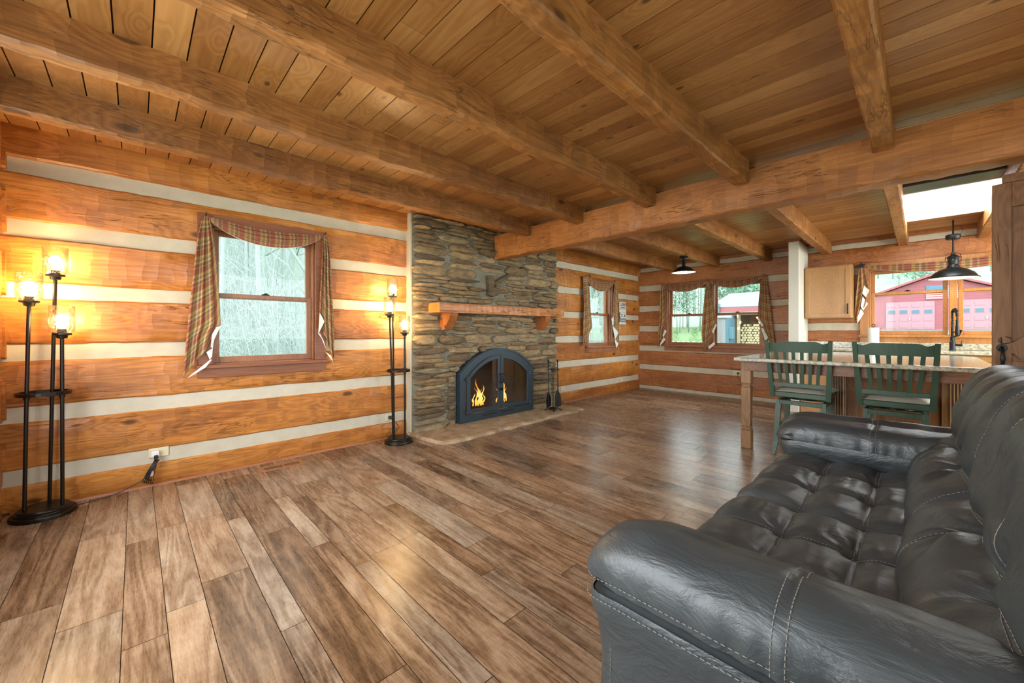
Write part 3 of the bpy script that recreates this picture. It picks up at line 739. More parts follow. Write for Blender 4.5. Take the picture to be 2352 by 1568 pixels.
m.box(2.86, 4.02, FY, W+.15, -.0, .04)
m.box(2.185, 2.206, FY+.0, W+.03, 0, ZC, 1)
fb = m.build('chimney_breast', [m_mortar, m_mortar_side], fp)
# stones
rs = random.Random(11); m = M()
def stone(cx, cz, w_, h_, pro, ang=0, col=None, pts=None):
    nu, nv = 9, 6; base = len(m.v); sd = rs.random()*50; ca, sa = math.cos(ang), math.sin(ang)
    col = col or (rs.random(), rs.random(), rs.random()); ex = rs.uniform(2.3, 4.5); tl = rs.uniform(-.18, .18); slope = rs.uniform(-.3, .5)
    rings = [(1.0, -.03), (.99, .35), (.93, .75), (.78, .95), (.45, 1.04)]
    K = 16
    for rr, dd in rings:
        for k in range(K):
            a = 2*PI*k/K; c, s_ = math.cos(a), math.sin(a)
            q = (abs(c)**ex+abs(s_)**ex)**(-1/ex); x = c*q*w_/2*rr; z = s_*q*h_/2*rr
            e = 1+.22*nz(c*1.5+sd, s_*1.5, sd)*1; x *= e; z *= e*(1+tl*c)
            X_, Z_ = cx+x*ca-z*sa, cz+x*sa+z*ca
            d = pro*dd*(1+slope*s_*.5)+nz(X_*14, sd, Z_*22)*.008
            m.v.append((X_, FY+.01-max(-.02, d), Z_))
    m.v.append((cx, FY+.01-pro*1.02, cz)); top = len(m.v)-1
    for i in range(len(rings)-1):
        for k in range(K):
            k2 = (k+1) % K; m.f.append((base+i*K+k, base+(i+1)*K+k, base+(i+1)*K+k2, base+i*K+k2)); m.m.append(0); m.c.append(col)
    b2 = base+(len(rings)-1)*K
    for k in range(K): m.f.append((b2+k, top, b2+(k+1) % K)); m.m.append(0); m.c.append(col)
z = .02; n_st = 0
while z < 2.455:
    h_ = rs.choice((.036, .05, .06, .07, .085, .10, .12)); x = 2.215
    if z+h_ > 2.458: h_ = 2.458-z
    while x < 4.67:
        zc_ = z+h_*.35; xl_, xr_ = 9, 9
        if zc_ < .935:
            xi = [2.79+q*.01 for q in range(131) if archz(2.79+q*.01)+.0 > zc_]
            if xi: xl_, xr_ = xi[0]-.004, xi[-1]+.004
        if xl_-.012 <= x < xr_: x = xr_; continue
        w_ = rs.uniform(1.5, 6.2)*h_**.7*.8+.03; w_ = min(w_, .46); w_ = min(w_, 4.685-x)
        if x < xl_: w_ = min(w_, xl_-x)
        if x < xl_ < 9 and xl_-(x+w_) < .05: w_ = xl_-x
        if 4.685-(x+w_) < .05: w_ = 4.685-x
        cx, cz = x+w_/2, z+h_/2
        nearaxe = (abs(cx-3.34) < .10 and 1.62 < cz < 1.90)
        if not nearaxe:
            if h_ > .08 and rs.random() < .45:
                stone(cx, z+h_*.27, w_*.95, h_*.5, rs.uniform(.025, .05), rs.uniform(-.03, .03)); stone(cx+rs.uniform(-.01, .01), z+h_*.76, w_*.9, h_*.46, rs.uniform(.02, .055), rs.uniform(-.05, .05))
            else: stone(cx, cz, w_*1.0, h_*.97, rs.uniform(.03, .085), rs.uniform(-.07, .07))
            n_st += 1
        x += w_
    z += h_
m.build('fieldstones', m_stone, fp, smooth='auto', recalc=True)
# axe shape laid in the stonework
m = M(); rs2 = random.Random(2)
head = [(3.27, 1.87), (3.36, 1.875), (3.385, 1.80), (3.37, 1.74), (3.40, 1.67), (3.45, 1.63), (3.36, 1.60), (3.28, 1.615), (3.285, 1.70), (3.28, 1.78)]
m.prism([(a, b) for a, b in head], FY-.065, FY+.01, 'xz'); o = m.build('axe_head_stone', m_stone, fp); o['label'] = 'axe head shaped stone'
md = o.modifiers.new('b', 'BEVEL'); md.width = .014; md.segments = 3
m = M(); m.tube([(3.385, FY-.04, 1.76), (3.55, FY-.05, 1.86), (3.75, FY-.05, 1.955), (3.93, FY-.045, 2.02), (4.0, FY-.035, 2.02)], [.03, .022, .026, .032, .015], 10); o = m.build('axe_handle_stone', m_stone, fp, smooth=True); o['label'] = 'long handle shaped stone'
# hearth
m = M(); nx = 60
fr = []
for i in range(nx+1):
    t = i/nx; x = lerp(2.17, 4.60, t)
    y = pl(t, [(0, 3.86), (.015, 3.55), (.03, 3.36), (.1, 3.31), (.35, 3.34), (.6, 3.36), (.85, 3.40), (.97, 3.36), (1, 3.44)])+nz(x*6, 1, 0)*.035
    fr.append((x, y))
for (xa, ya), (xb, yb) in zip(fr, fr[1:]):
    za, zb = .034+nz(xa*4, 0, 5)*.01, .034+nz(xb*4, 0, 5)*.01
    m.add([(xa, ya, 0), (xb, yb, 0), (xa, ya+.006, za*.7), (xb, yb+.006, zb*.7), (xa, ya+.03, za), (xb, yb+.03, zb), (xa, FY+.03, .04), (xb, FY+.03, .04)], [(0, 1, 3, 2), (2, 3, 5, 4), (4, 5, 7, 6)])
m.add([(4.60, 3.44, 0), (4.74, 3.40, 0), (4.78, 3.52, 0), (4.70, FY, 0), (4.60, FY, 0), (4.60, 3.47, .034), (4.72, 3.42, .02), (4.76, 3.52, .02), (4.69, FY, .03), (4.60, FY, .04)], [(0, 1, 6, 5), (1, 2, 7, 6), (2, 3, 8, 7), (5, 6, 7, 8, 9)])
m.build('hearth', m_hearth, fp, recalc=False)
# mantel and corbels
m = M(); n = 60; K = 6; base = 0
MY0, MY1, MZ0, MZ1, MX0, MX1 = 3.655, FY, 1.362, 1.470, 2.405, 4.575
for i in range(n+1):
    x = lerp(MX0, MX1, i/n); e = nz(x*9, 2, 1)*.004+((x*11.5) % 1-.5)*.003
    for y, zz in ((MY1, MZ0), (MY0+e, MZ0+nz(x*5, 9, 0)*.003), (MY0-.002+e, MZ0+.03), (MY0+e, MZ1-.02), (MY0+.004+e, MZ1), (MY1, MZ1)): m.v.append((x, y, zz))
for i in range(n):
    for j in range(K): j2 = (j+1) % K; m.f.append((i*K+j, i*K+j2, (i+1)*K+j2, (i+1)*K+j)); m.m.append(0); m.c.append(None)
m.f += [tuple(range(K)), tuple(n*K+j for j in range(K))[::-1]]; m.m += [0, 0]; m.c += [None, None]
m.build('mantel', m_mantel, fp)
cprof = [(FY, 1.362), (3.69, 1.362), (3.685, 1.335), (3.70, 1.30), (3.715, 1.275), (3.74, 1.25), (3.765, 1.215), (3.785, 1.19), (3.80, 1.172), (3.83, 1.165), (FY, 1.165)]
for x0, x1 in ((2.565, 2.675), (4.20, 4.31)):
    m = M(); m.prism(cprof, x0, x1, 'yz'); m.build('corbel', m_corbel, fp)
m = M(); m.tube([(2.56, 3.77, 1.10), (2.558, 3.765, 1.13), (2.558, 3.765, 1.19)], .004, 6)
m.tube([(2.558, 3.765+.018*math.cos(a), 1.207+.018*math.sin(a)) for a in [i*PI/6 for i in range(13)]], .003, 6); m.build('iron_hook', m_iron, fp)
# firebox
fbx = M(); fbx.box(2.80, 4.08, 4.40, 4.45, 0, 1.1).box(2.78, 2.82, FY+.02, 4.42, 0, 1.1).box(4.06, 4.10, FY+.02, 4.42, 0, 1.1).box(2.8, 4.08, W, 4.42, 1.0, 1.05).box(2.8, 4.08, FY+.02, 4.42, -.01, .035)
fbx.build('firebox', m_brick, fp)
# cast frame and two leaves
FO = .075; yf = 3.815
def arch_ring(m, off0, off1, y0, y1, xa, xb, zbot, n=36, mi=0):
    """band between the arch shrunk by off0 and off1"""
    c = 3.44
    def pt(t, off):
        x = lerp(xa, xb, t); xx = c+(x-c)*(1-off/.64); return xx, archz(x)-off*1.0
    v = []; f = []
    for i in range(n+1):
        t = i/n
        for off in (off0, off1):
            x, z_ = pt(t, off)
            v += [(x, y0, z_), (x, y1, z_)]
    for i in range(n):
        a = i*4; b = a+4
        f += [(a, b, b+1, a+1), (a+2, a+3, b+3, b+2), (a, a+2, b+2, b), (a+1, b+1, b+3, a+3)]
    m.add(v, f, mi)
m = M(); arch_ring(m, 0, .085, yf, FY+.03, 2.80, 4.08, 0)
m.prism([(2.80, .04), (2.885, .04), (2.885, .57), (2.80, .655)], yf, FY+.03, 'xz').prism([(4.08, .04), (4.08, .655), (3.995, .57), (3.995, .04)], yf, FY+.03, 'xz').box(2.8852, 3.9948, yf, FY+.03, .04, .135, bev=.004)
arch_ring(m, .008, .024, yf-.010, yf-.0015, 2.81, 4.07, 0)
m.build('door_frame', m_door_iron, fp)
m_slot = plain('dark slot', (.004, .004, .004), .9)
for x0 in (3.16, 3.46):
    m = M()
    for i in range(9): m.box(x0+i*.026, x0+i*.026+.012, yf-.002, yf+.002, .085, .108)
    m.build('air_slots', m_slot, fp)
for sgn in (-1, 1):
    c = 3.44; a0, a1 = (2.895, c-.004) if sgn < 0 else (c+.004, 3.985); y0, y1 = yf-.022, yf-.002; s = .05
    m = M(); m.box(a0, a0+s, y0, y1, .145, .60, bev=.003) if sgn < 0 else m.box(a1-s, a1, y0, y1, .145, .60, bev=.003)
    ci = (c-s, c-.004) if sgn < 0 else (c+.004, c+s)
    m.box(*ci, y0, y1, .145, archz(c)-.10, bev=.003); m.box(*((a0+s+.0005, c-s-.0005) if sgn < 0 else (c+s+.0005, a1-s-.0005)), y0, y1, .145, .145+s, bev=.003)
    n = 16; pts = []
    def az(x): return .57+ (archz(c+(x-c)*1.17)-.655)*1.0
    v = []; f = []
    for i in range(n+1):
        x = lerp(a0, a1, i/n); zo = az(x)+.005; zi = zo-.05; v += [(x, y0-.002, zo), (x, y1-.002, zo), (x, y0-.002, zi), (x, y1-.002, zi)]
    for i in range(n):
        a = i*4; b = a+4; f += [(a, b, b+1, a+1), (a+2, a+3, b+3, b+2), (a, a+2, b+2, b), (a+1, b+1, b+3, a+3)]
    m.add(v, f); lf = m.build('door_leaf', m_door_iron, fp)
    m = M(); v = []; n = 16
    for i in range(n+1):
        x = lerp(a0+.01, a1-.01, i/n); v += [(x, y0+.012, .17), (x, y0+.012, az(x)-.02)]
    m.add(v, [(2*i, 2*i+2, 2*i+3, 2*i+1) for i in range(n)]); m.build('pane', m_fireglass, lf, recalc=False)
    m = M(); hx = c+sgn*.02; m.tube([(hx, y0, .60), (hx, y0-.025, .59), (hx, y0-.03, .54), (hx, y0-.025, .49), (hx, y0, .48)], .006, 8).lathe((hx, y0-.01, .40), [(.0, -.02), (.012, -.012), (.012, .012), (0, .02)], 10); m.build('handle', m_bronze, lf)
    hxx = 2.89 if sgn < 0 else 3.99
    for hz in (.17, .57):
        m = M(); m.tube([(hxx, y0-.004, hz-.02), (hxx, y0-.004, hz+.02)], .010, 8).box(hxx-.03, hxx+.04, y0-.006, y0, hz-.006, hz+.008); m.build('hinge', m_door_iron, lf)
# fire
def flames(cx, cy, z0, hs, seed, label):
    rr = random.Random(seed); m = M()
    for i, (dx, h_, w_) in enumerate(hs):
        pts = []; R = []
        for k in range(15):
            t = k/14; pts.append((cx+dx+math.sin(t*7+seed+i*2)*.024*(.3+t), cy+math.cos(t*5+i)*.018, z0+h_*t)); R.append(w_*max(.03, math.sin(PI*min(1, t*.7+.12))**1.3*(1-t)**.6)*(1+.35*math.sin(t*17+i*3)))
        m.tube(pts, R, 8)
    return tag(m.build('flame', m_flame, smooth=True, recalc=False), label, 'fire')
flames(3.27, 4.05, .17, [(-.085, .17, .015), (-.045, .24, .012), (-.005, .36, .022), (.035, .22, .014), (.07, .27, .016), (.10, .15, .012), (-.03, .14, .020), (.04, .13, .022)], 1, 'orange fire burning behind the left door pane of the fireplace')
flames(3.68, 4.05, .17, [(-.07, .20, .013), (-.03, .16, .013), (.01, .22, .016), (.045, .34, .018), (.085, .19, .014), (-.01, .12, .018), (.05, .12, .018)], 4, 'orange fire burning behind the right door pane of the fireplace')

# fireplace tools
ft = thing('fireplace_tool_set', (4.26, 3.60, .035), 'black iron fireplace tool stand with shovel, brush, poker and tongs on the hearth', 'fireplace tools')
bx, by, bz = 4.26, 3.60, .038
m = M()
for k in range(4):
    a = PI/4+k*PI/2; m.tube([(bx, by, bz+.035), (bx+.06*math.cos(a), by+.06*math.sin(a), bz+.03), (bx+.12*math.cos(a), by+.12*math.sin(a), bz)], .007, 6)
m.lathe((bx, by, bz), [(0, .0), (.06, .01), (.05, .03), (.012, .045), (0, .045)], 16); m.build('base', m_iron, ft)
m = M(); m.tube([(bx, by, bz+.03), (bx, by, bz+.58)], .006, 8); m.build('pole', m_iron, ft)
ex = Vector((.7215, -.6924, 0))  # spread of the four tools seen from the room
tx = [-.085, -.045, .04, .085]
m = M(); m.tube([(bx+ex.x*t, by+ex.y*t, bz+.565+.02*math.cos(t*18)) for t in [-.09+.18*i/12 for i in range(13)]], .005, 6)
m.tube([(bx, by-.06, bz+.57), (bx, by+.06, bz+.57)], .005, 6); m.build('rack', m_iron, ft)
for i, t in enumerate(tx):
    px, py = bx+ex.x*t, by+ex.y*t+(.03 if i % 2 else -.03); ztop = bz+.70+(.01 if i % 2 else 0); zb_ = [.03, .26, .04, .26][i]+bz
    m = M(); m.tube([(px, py, zb_), (px, py, ztop-.12)], .0045, 6).lathe((px, py, ztop-.13), [(.004, 0), (.009, .02), (.006, .045), (.009, .07), (.005, .095), (.011, .105), (.013, .118), (.008, .13), (0, .134)], 10)
    o = m.build('poker' if i == 0 else 'shovel' if i == 1 else 'tongs' if i == 2 else 'brush', m_iron, ft)
    if i == 0: m = M(); m.tube([(px, py, zb_+.04), (px-.04, py, zb_+.05), (px-.05, py, zb_+.08)], .004, 6); m.build('hook', m_iron, o)
    if i == 1: m = M(); m.prism([(px-.03, bz+.03), (px+.05, bz+.05), (px+.05, bz+.17), (px+.02, bz+.22), (px, bz+.26), (px-.025, bz+.2), (px-.04, bz+.14)], py-.006, py+.006, 'xz'); m.build('blade', m_iron, o)
    if i == 2: m = M(); m.tube([(px+.014, py, bz+.04), (px+.012, py, bz+.5)], .004, 6); m.build('arm', m_iron, o)
    if i == 3: m = M(); m.prism([(px-.045, bz+.05), (px+.06, bz+.05), (px+.055, bz+.17), (px+.03, bz+.23), (px, bz+.27), (px-.03, bz+.2)], py-.02, py+.02, 'xz'); m.build('bristles', m_rubber, o)

# ------------------------------------------------------------------ floor lamps
def lamp(cx, cy, poles, lab, heads, ringz, oval, power):
    r = thing('floor_lamp', (cx, cy, 0), lab, 'floor lamp', 'three headed floor lamps')
    m = M(); R = .142
    m.lathe((cx, cy, 0), [(0, 0), (R, 0), (R+.001, .018), (R-.003, .026), (R-.018, .028), (R-.019, .030), (R-.019, .038), (R-.028, .042), (R-.029, .050), (R-.034, .055), (0, .057)], 48, sy=oval); m.build('base', m_bronze, r, smooth='auto')
    m = M(); m.lathe((cx, cy, ringz), [(.118, 0), (.118, .022), (.104, .022), (.104, 0), (.118, 0)], 36, sy=oval); m.prism([(cx-.11, cy-.012), (cx+.11, cy-.012), (cx+.11, cy+.012), (cx-.11, cy+.012)], ringz+.002, ringz+.014)
    ring = m.build('ring_brace', m_bronze, r)
    m = M(); m.lathe((cx-.02, cy-.09, ringz+.022), [(0, 0), (.007, 0), (.007, .014), (0, .016)], 8); m.build('knob', m_bronze, ring)
    for (px, py, qx, qy), (zc, R_) in zip(poles, heads):
        m = M(); m.tube([(px, py, .05), (lerp(px, qx, .45), lerp(py, qy, .45), ringz), (qx, qy, zc)], .0095, 12); m.lathe((lerp(px, qx, .45), lerp(py, qy, .45), ringz-.02), [(.0, 0), (.014, 0), (.014, .02), (0, .02)], 12); po = m.build('pole', m_bronze, r, smooth='auto')
        m = M(); m.lathe((qx, qy, zc-.05), [(0, 0), (.012, 0), (.024, .004), (.027, .020), (.044, .024), (.044, .036), (.022, .038), (.020, .062), (0, .062)], 24); m.build('cup', m_bronze, po, smooth='auto')
        m = M(); RR = .058; z0 = zc-.012
        m.lathe((qx, qy, z0), [(.020, .0), (RR-.006, .002), (RR, .010), (RR, .165), (RR+.001, .172), (RR-.003, .172), (RR-.004, .165), (RR-.004, .012), (RR-.009, .006), (.020, .004)], 32); m.build('glass_shade', m_shade, po, smooth='auto')
        m = M(); m.lathe((qx, qy, z0+.035), [(0, 0), (.012, .0), (.014, .014), (.024, .03), (.030, .048), (.028, .064), (.018, .078), (0, .085)], 20); m.build('bulb', m_bulb, po, smooth=True)
    return r
cx, cy = -.415, 3.825
lamp(cx, cy, [(-.490, 3.80, -.475, 3.83), (-.40, 3.90, -.372, 3.87), (-.335, 3.79, -.338, 3.80)], 'three headed dark bronze floor lamp in the left corner of the room', [(1.36, 0), (1.535, 0), (1.158, 0)], .755, .98, 22)
cx, cy = 1.975, 3.76
lamp(cx, cy, [(1.903, 3.74, 1.868, 3.745), (1.965, 3.84, 1.93, 3.80), (2.03, 3.73, 2.035, 3.745)], 'three headed dark bronze floor lamp standing beside the stone fireplace', [(1.34, 0), (1.53, 0), (1.155, 0)], .735, .98, 18)

# ------------------------------------------------------------------ outlets, cords, vent, sign
def outlet(axis, a, face, z, lab, wide=.115, plug=False, mat=None):
    w2, h2 = wide/2, .036
    r = thing('wall_outlet', (a, face, z) if axis == 'x' else (face, a, z), lab, 'outlet')
    m = M()
    if axis == 'x': m.box(a-w2, a+w2, face-.006, face+.004, z-h2, z+h2, bev=.003)
    else: m.box(face-.006, face+.004, a-w2, a+w2, z-h2, z+h2, bev=.003)
    m.build('cover_plate', mat or m_plate, r)
    for s in (-1, 1):
        m = M(); c = a+s*.022
        if axis == 'x': m.lathe((c, face-.0065, z), [(0, -.002), (.013, -.002), (.015, .0), (.015, .003)], 16, axis='y')
        else: m.lathe((face-.0065, c, z), [(0, -.002), (.013, -.002), (.015, .0), (.015, .003)], 16, axis='x')
        so = m.build('socket', mat or m_plate, r)
        m = M()
        for d in (-.005, .005):
            if axis == 'x': m.box(c-.004, c+.004, face-.0095, face-.0085, z+d-.0008, z+d+.0008)
            else: m.box(face-.0095, face-.0085, c-.004, c+.004, z+d-.0008, z+d+.0008)
        m.build('slots', m_blackp, so)
    return r
YFc = W+.002
outlet('x', .128, YFc, .243, 'ivory outlet under the large window with the lamp cord plugged in')
outlet('x', 2.00, YFc, .222, 'ivory outlet behind the floor lamp beside the fireplace')
outlet('x', 4.96, YFc, .228, 'ivory outlet on the left wall just past the fireplace')
outlet('x', 6.74, YFc, .213, 'ivory outlet low on the left wall near the far corner')
outlet('y', 2.18, L+.002, .435, 'ivory outlet on the far wall left of the table leg')
# plug adapter and cord bundle
pc = thing('power_cord', (.1, 3.95, .2), 'bundled black lamp cord plugged into the outlet under the window', 'cord')
m = M(); m.box(.085, .13, YFc-.045, YFc-.006, .215, .262, bev=.004); m.build('plug_adapter', m_whitep, pc)
m = M(); m.box(.100, .124, YFc-.075, YFc-.045, .205, .235, bev=.005); m.build('plug', m_blackp, pc)
m = M(); rr = random.Random(4)
for k in range(5):
    o_ = k*.006-.012; yb_ = YFc-.07-.004*k
    m.tube([(.112+o_*.4, yb_, .215), (.098+o_, yb_, .16), (.085+o_*1.3, yb_, .11), (.070+o_*1.8, yb_, .06-.006*k), (.060+o_*2, yb_-.01, .055-.004*k), (.062+o_, yb_-.02, .10), (.085+o_*.6, yb_-.02, .16), (.118+o_, yb_-.015, .21)], .0028, 6)
m.tube([(.09, YFc-.09, .12), (.02, YFc-.10, .07), (-.06, YFc-.09, .03), (-.13, YFc-.08, .006), (-.22, YFc-.10, .005), (-.30, YFc-.13, .006), (-.34, YFc-.14, .02)], .0028, 6)
m.build('cable', m_blackp, pc, smooth=True)
m = M(); m.lathe((.082, YFc-.078, .095), [(.016, 0), (.018, .012), (.016, .036), (.011, .036), (.011, 0), (.016, 0)], 12); m.build('paper_tag', plain('pale pink paper tag', (.68, .55, .55), .8), pc)
pc = thing('power_cord', (1.98, 3.93, .15), 'black cord looping behind the lamp beside the fireplace', 'cord')
m = M(); m.box(1.97, 2.00, YFc-.05, YFc-.006, .205, .24, bev=.004); m.build('plug', m_blackp, pc)
m = M(); m.tube([(1.985, YFc-.05, .215), (2.03, YFc-.07, .17), (2.05, YFc-.08, .11), (2.0, YFc-.09, .06), (1.94, YFc-.09, .04), (1.90, YFc-.1, .06), (1.93, YFc-.1, .085), (1.99, YFc-.1, .04), (2.0, YFc-.09, .008), (2.02, YFc-.12, .006)], .003, 6)
m.tube([(2.035, YFc-.075, .16), (2.06, YFc-.085, .12), (2.03, YFc-.09, .08), (2.02, YFc-.08, .13)], .003, 6); m.build('cable', m_blackp, pc, smooth=True)
pc = thing('power_cord', (L-.04, 2.14, .4), 'black cord hanging from the outlet beside the table leg', 'cord')
m = M(); m.box(L-.04, L-.004, 2.14, 2.17, .42, .45, bev=.003); m.build('plug', m_blackp, pc)
m = M(); m.tube([(L-.035, 2.155, .425), (L-.05, 2.15, .36), (L-.06, 2.10, .28), (L-.06, 2.02, .22), (L-.06, 1.95, .19)], .003, 6); m.build('cable', m_blackp, pc)
# floor vent
fv = thing('floor_vent', (.905, 3.79, 0), 'brown slotted floor register beside the wall under the window', 'floor vent')
m = M(); x0, x1, y0, y1 = .745, 1.07, 3.72, 3.86; hz = .006
m.box(x0, x1, y0, y0+.028, 0, hz, bev=.002).box(x0, x1, y1-.028, y1, 0, hz, bev=.002).box(x0, x0+.03, y0+.028, y1-.028, 0, hz).box(x1-.03, x1, y0+.028, y1-.028, 0, hz)
nS = 22
for i in range(nS): a = lerp(x0+.03, x1-.03, i/nS); m.box(a, a+(.0042 if i != nS//2 else .012), y0+.028, y1-.028, 0, hz-.0005)
m.build('grille', plain('tan vent wood', (.36, .17, .075), .5), fv)
m = M(); m.box(x0+.03, x1-.03, y0+.028, y1-.028, .0005, .0012); m.build('gap_sheet', plain('black vent gap', (.01, .008, .006), .9), fv)  # black sheet laid in as the darkness between the slats
# cabin sign
sg = thing('wall_sign', (6.73, W-.03, 1.28), 'whitewashed wooden plank sign reading CABIN on the wall right of the narrow window', 'sign')
sx0, sx1 = 6.62, 6.86; sy = W-.035
m = M(); m.box(sx0, sx1, sy, sy+.018, 1.575, 1.71, bev=.006).box(sx0, sx1, sy, sy+.018, 1.505, 1.57, bev=.004).box(sx0+.10, sx1, sy, sy+.018, 1.395, 1.503, bev=.004).box(sx0, sx1, sy, sy+.018, 1.275, 1.325, bev=.004)
m.build('boards', m_sign, sg)
m = M(); m.box(sx0, sx1, sy, sy+.018, 1.327, 1.39, bev=.004); o = m.build('dark_board', m_signdark, sg); o['label'] = 'dark grey strip with pale lettering'
m = M(); m.lathe((sx0+.07, sy-.004, 1.45), [(0, 0), (.062, 0), (.064, .004), (.062, .012), (0, .012)], 24, axis='y'); o = m.build('round_plaque', m_sign, sg)
def text(body, size, loc, parent, mat, rot=(PI/2, 0, 0), name='lettering', sx=1):
    cu = bpy.data.curves.new('t', 'FONT'); cu.body = body; cu.size = size; cu.align_x = 'CENTER'; cu.extrude = .001; cu.space_character = 1.0
    to = bpy.data.objects.new('t', cu); C.objects.link(to); bpy.context.view_layer.update()
    me = bpy.data.meshes.new_from_object(to.evaluated_get(bpy.context.evaluated_depsgraph_get())); bpy.data.objects.remove(to)
    me.materials.clear(); me.materials.append(mat); o = bpy.data.objects.new(name, me); C.objects.link(o); o.parent = parent
    o0 = Vector((0, 0, 0)); q = parent
    while q is not None: o0 += q.location; q = q.parent
    o.location = Vector(loc)-o0; o.rotation_euler = rot; o.scale = (sx, 1, 1); return o
text('CABIN', .085, ((sx0+sx1)/2, sy-.002, 1.63), sg, m_ink, sx=.85)
def squiggle(a0, a1, z, amp, n, mat, y=sy-.001):
    m = M(); m.tube([(lerp(a0, a1, i/(n*6)), y, z+amp*math.sin(i*1.05)*(1+.4*math.sin(i*.37))) for i in range(n*6+1)], .0018, 5); m.build('script_lettering', mat, sg)
squiggle(sx0+.04, sx1-.04, 1.60, .011, 8, m_ink); squiggle(sx0+.03, sx1-.03, 1.358, .013, 10, m_sign)
for zz in (1.47, 1.435): squiggle(sx0+.035, sx0+.10, zz, .008, 4, m_ink, sy-.006)
m = M(); m.prism([(sx0+.16, 1.435), (sx0+.21, 1.435), (sx0+.185, 1.475)], sy-.003, sy+.002, 'xz').box(sx0+.15, sx0+.22, sy-.003, sy+.002, 1.425, 1.431); m.build('painted_motif', m_ink, sg)

# ------------------------------------------------------------------ kitchen
def panel_cab(name, x0, x1, y0, y1, z0, z1, doors, mat, lab, handle=True):
    r = thing(name, ((x0+x1)/2, (y0+y1)/2, z0), lab, 'cabinet')
    m = M(); m.box(x0+.018, x1, y0, y1, z0, z1, bev=.002); m.build('body', mat, r)
    for i in range(doors):
        a0 = lerp(y0, y1, i/doors)+.012; a1 = lerp(y0, y1, (i+1)/doors)-.012; b0, b1 = z0+.012, z1-.012; s = .055
        m = M(); m.box(x0, x0+.018, a0, a0+s, b0, b1, bev=.002).box(x0, x0+.018, a1-s, a1, b0, b1, bev=.002).box(x0, x0+.018, a0+s, a1-s, b0, b0+s, bev=.002).box(x0, x0+.018, a0+s, a1-s, b1-s, b1, bev=.002).box(x0+.008, x0+.016, a0+s-.002, a1-s+.002, b0+s-.002, b1-s+.002)
        d = m.build('door', mat, r)
        if handle:
            hy = a0+.03; hz0 = b0+.05 if z0 > 1 else b1-.2
            m = M(); m.tube([(x0, hy, hz0), (x0-.022, hy, hz0+.02), (x0-.026, hy, hz0+.065), (x0-.022, hy, hz0+.11), (x0, hy, hz0+.13)], [.009, .006, .009, .006, .009], 8); m.build('handle', m_iron, d)
    return r
panel_cab('wall_cabinet', 7.10, L-.025, .66, 1.19, 1.337, 2.08, 1, m_cab, 'maple wall cabinet with black handle beside the white post')
panel_cab('base_cabinet', 6.80, L-.025, .62, 1.19, .0, .88, 1, m_cab, 'maple base cabinet under the far counter beside the white post')
panel_cab('base_cabinet', 6.80, L-.025, -.75, .615, .0, .88, 2, m_cab, 'wide maple base cabinet under the kitchen sink')
panel_cab('base_cabinet', 6.80, L-.025, -1.6, -.755, .0, .88, 1, m_cab, 'maple base cabinet at the far right end of the counter')
m = M(); m.box(6.77, L-.022, -1.6, 1.192, .883, .918, bev=.008); tag(m.build('countertop', m_granite), 'speckled granite countertop along the far kitchen wall', 'countertop')
m = M(); m.box(L-.045, L-.026, -1.6, 1.192, .919, 1.0, bev=.003); tag(m.build('backsplash', m_granite), 'low granite backsplash under the sink window', 'backsplash')
# faucet
fx, fy = 7.20, -.265
fa = thing('kitchen_faucet', (fx, fy, .918), 'tall matte black spring neck faucet in front of the sink window', 'faucet')
m = M(); m.lathe((fx, fy, .918), [(0, 0), (.03, 0), (.03, .012), (.026, .016), (.026, .11), (.02, .115), (.018, .17), (.013, .175), (.013, .28), (0, .28)], 20)
m.tube([(fx, fy, 1.19), (fx, fy, 1.38), (fx-.02, fy-.01, 1.41), (fx-.06, fy-.02, 1.418), (fx-.10, fy-.03, 1.39), (fx-.11, fy-.035, 1.34), (fx-.11, fy-.035, 1.28)], .008, 8); m.build('spout', m_iron, fa, smooth='auto')
hel = []
path = [Vector(p) for p in [(fx, fy, 1.19), (fx, fy, 1.28), (fx, fy, 1.38), (fx-.02, fy-.01, 1.41), (fx-.06, fy-.02, 1.418), (fx-.10, fy-.03, 1.39), (fx-.11, fy-.035, 1.33)]]
for i in range(260):
    t = i/259*(len(path)-1); k_ = min(int(t), len(path)-2); p = path[k_].lerp(path[k_+1], t-k_); d = (path[k_+1]-path[k_]).normalized(); u = d.cross(Vector((0, 1, .01))).normalized(); v_ = d.cross(u); a = i*.75
    hel.append(p+(u*math.cos(a)+v_*math.sin(a))*.015)
m = M(); m.tube(hel, .0028, 5); m.build('spring', m_iron, fa)
m = M(); m.lathe((fx-.11, fy-.035, 1.10), [(0, 0), (.016, 0), (.02, .02), (.018, .10), (.013, .13), (.013, .19), (0, .19)], 16); m.tube([(fx, fy, 1.13), (fx-.06, fy-.02, 1.15), (fx-.11, fy-.035, 1.16)], .006, 8); m.build('spray_head', m_iron, fa, smooth='auto')
m = M(); m.tube([(fx, fy, .985), (fx, fy-.08, .985)], .015, 10).tube([(fx, fy-.07, .985), (fx-.0, fy-.075, 1.04)], .005, 8).tube([(fx-.02, fy, 1.08), (fx-.04, fy-.05, 1.10), (fx-.06, fy-.07, 1.17)], [.008, .009, .012], 8); m.build('lever', m_iron, fa)
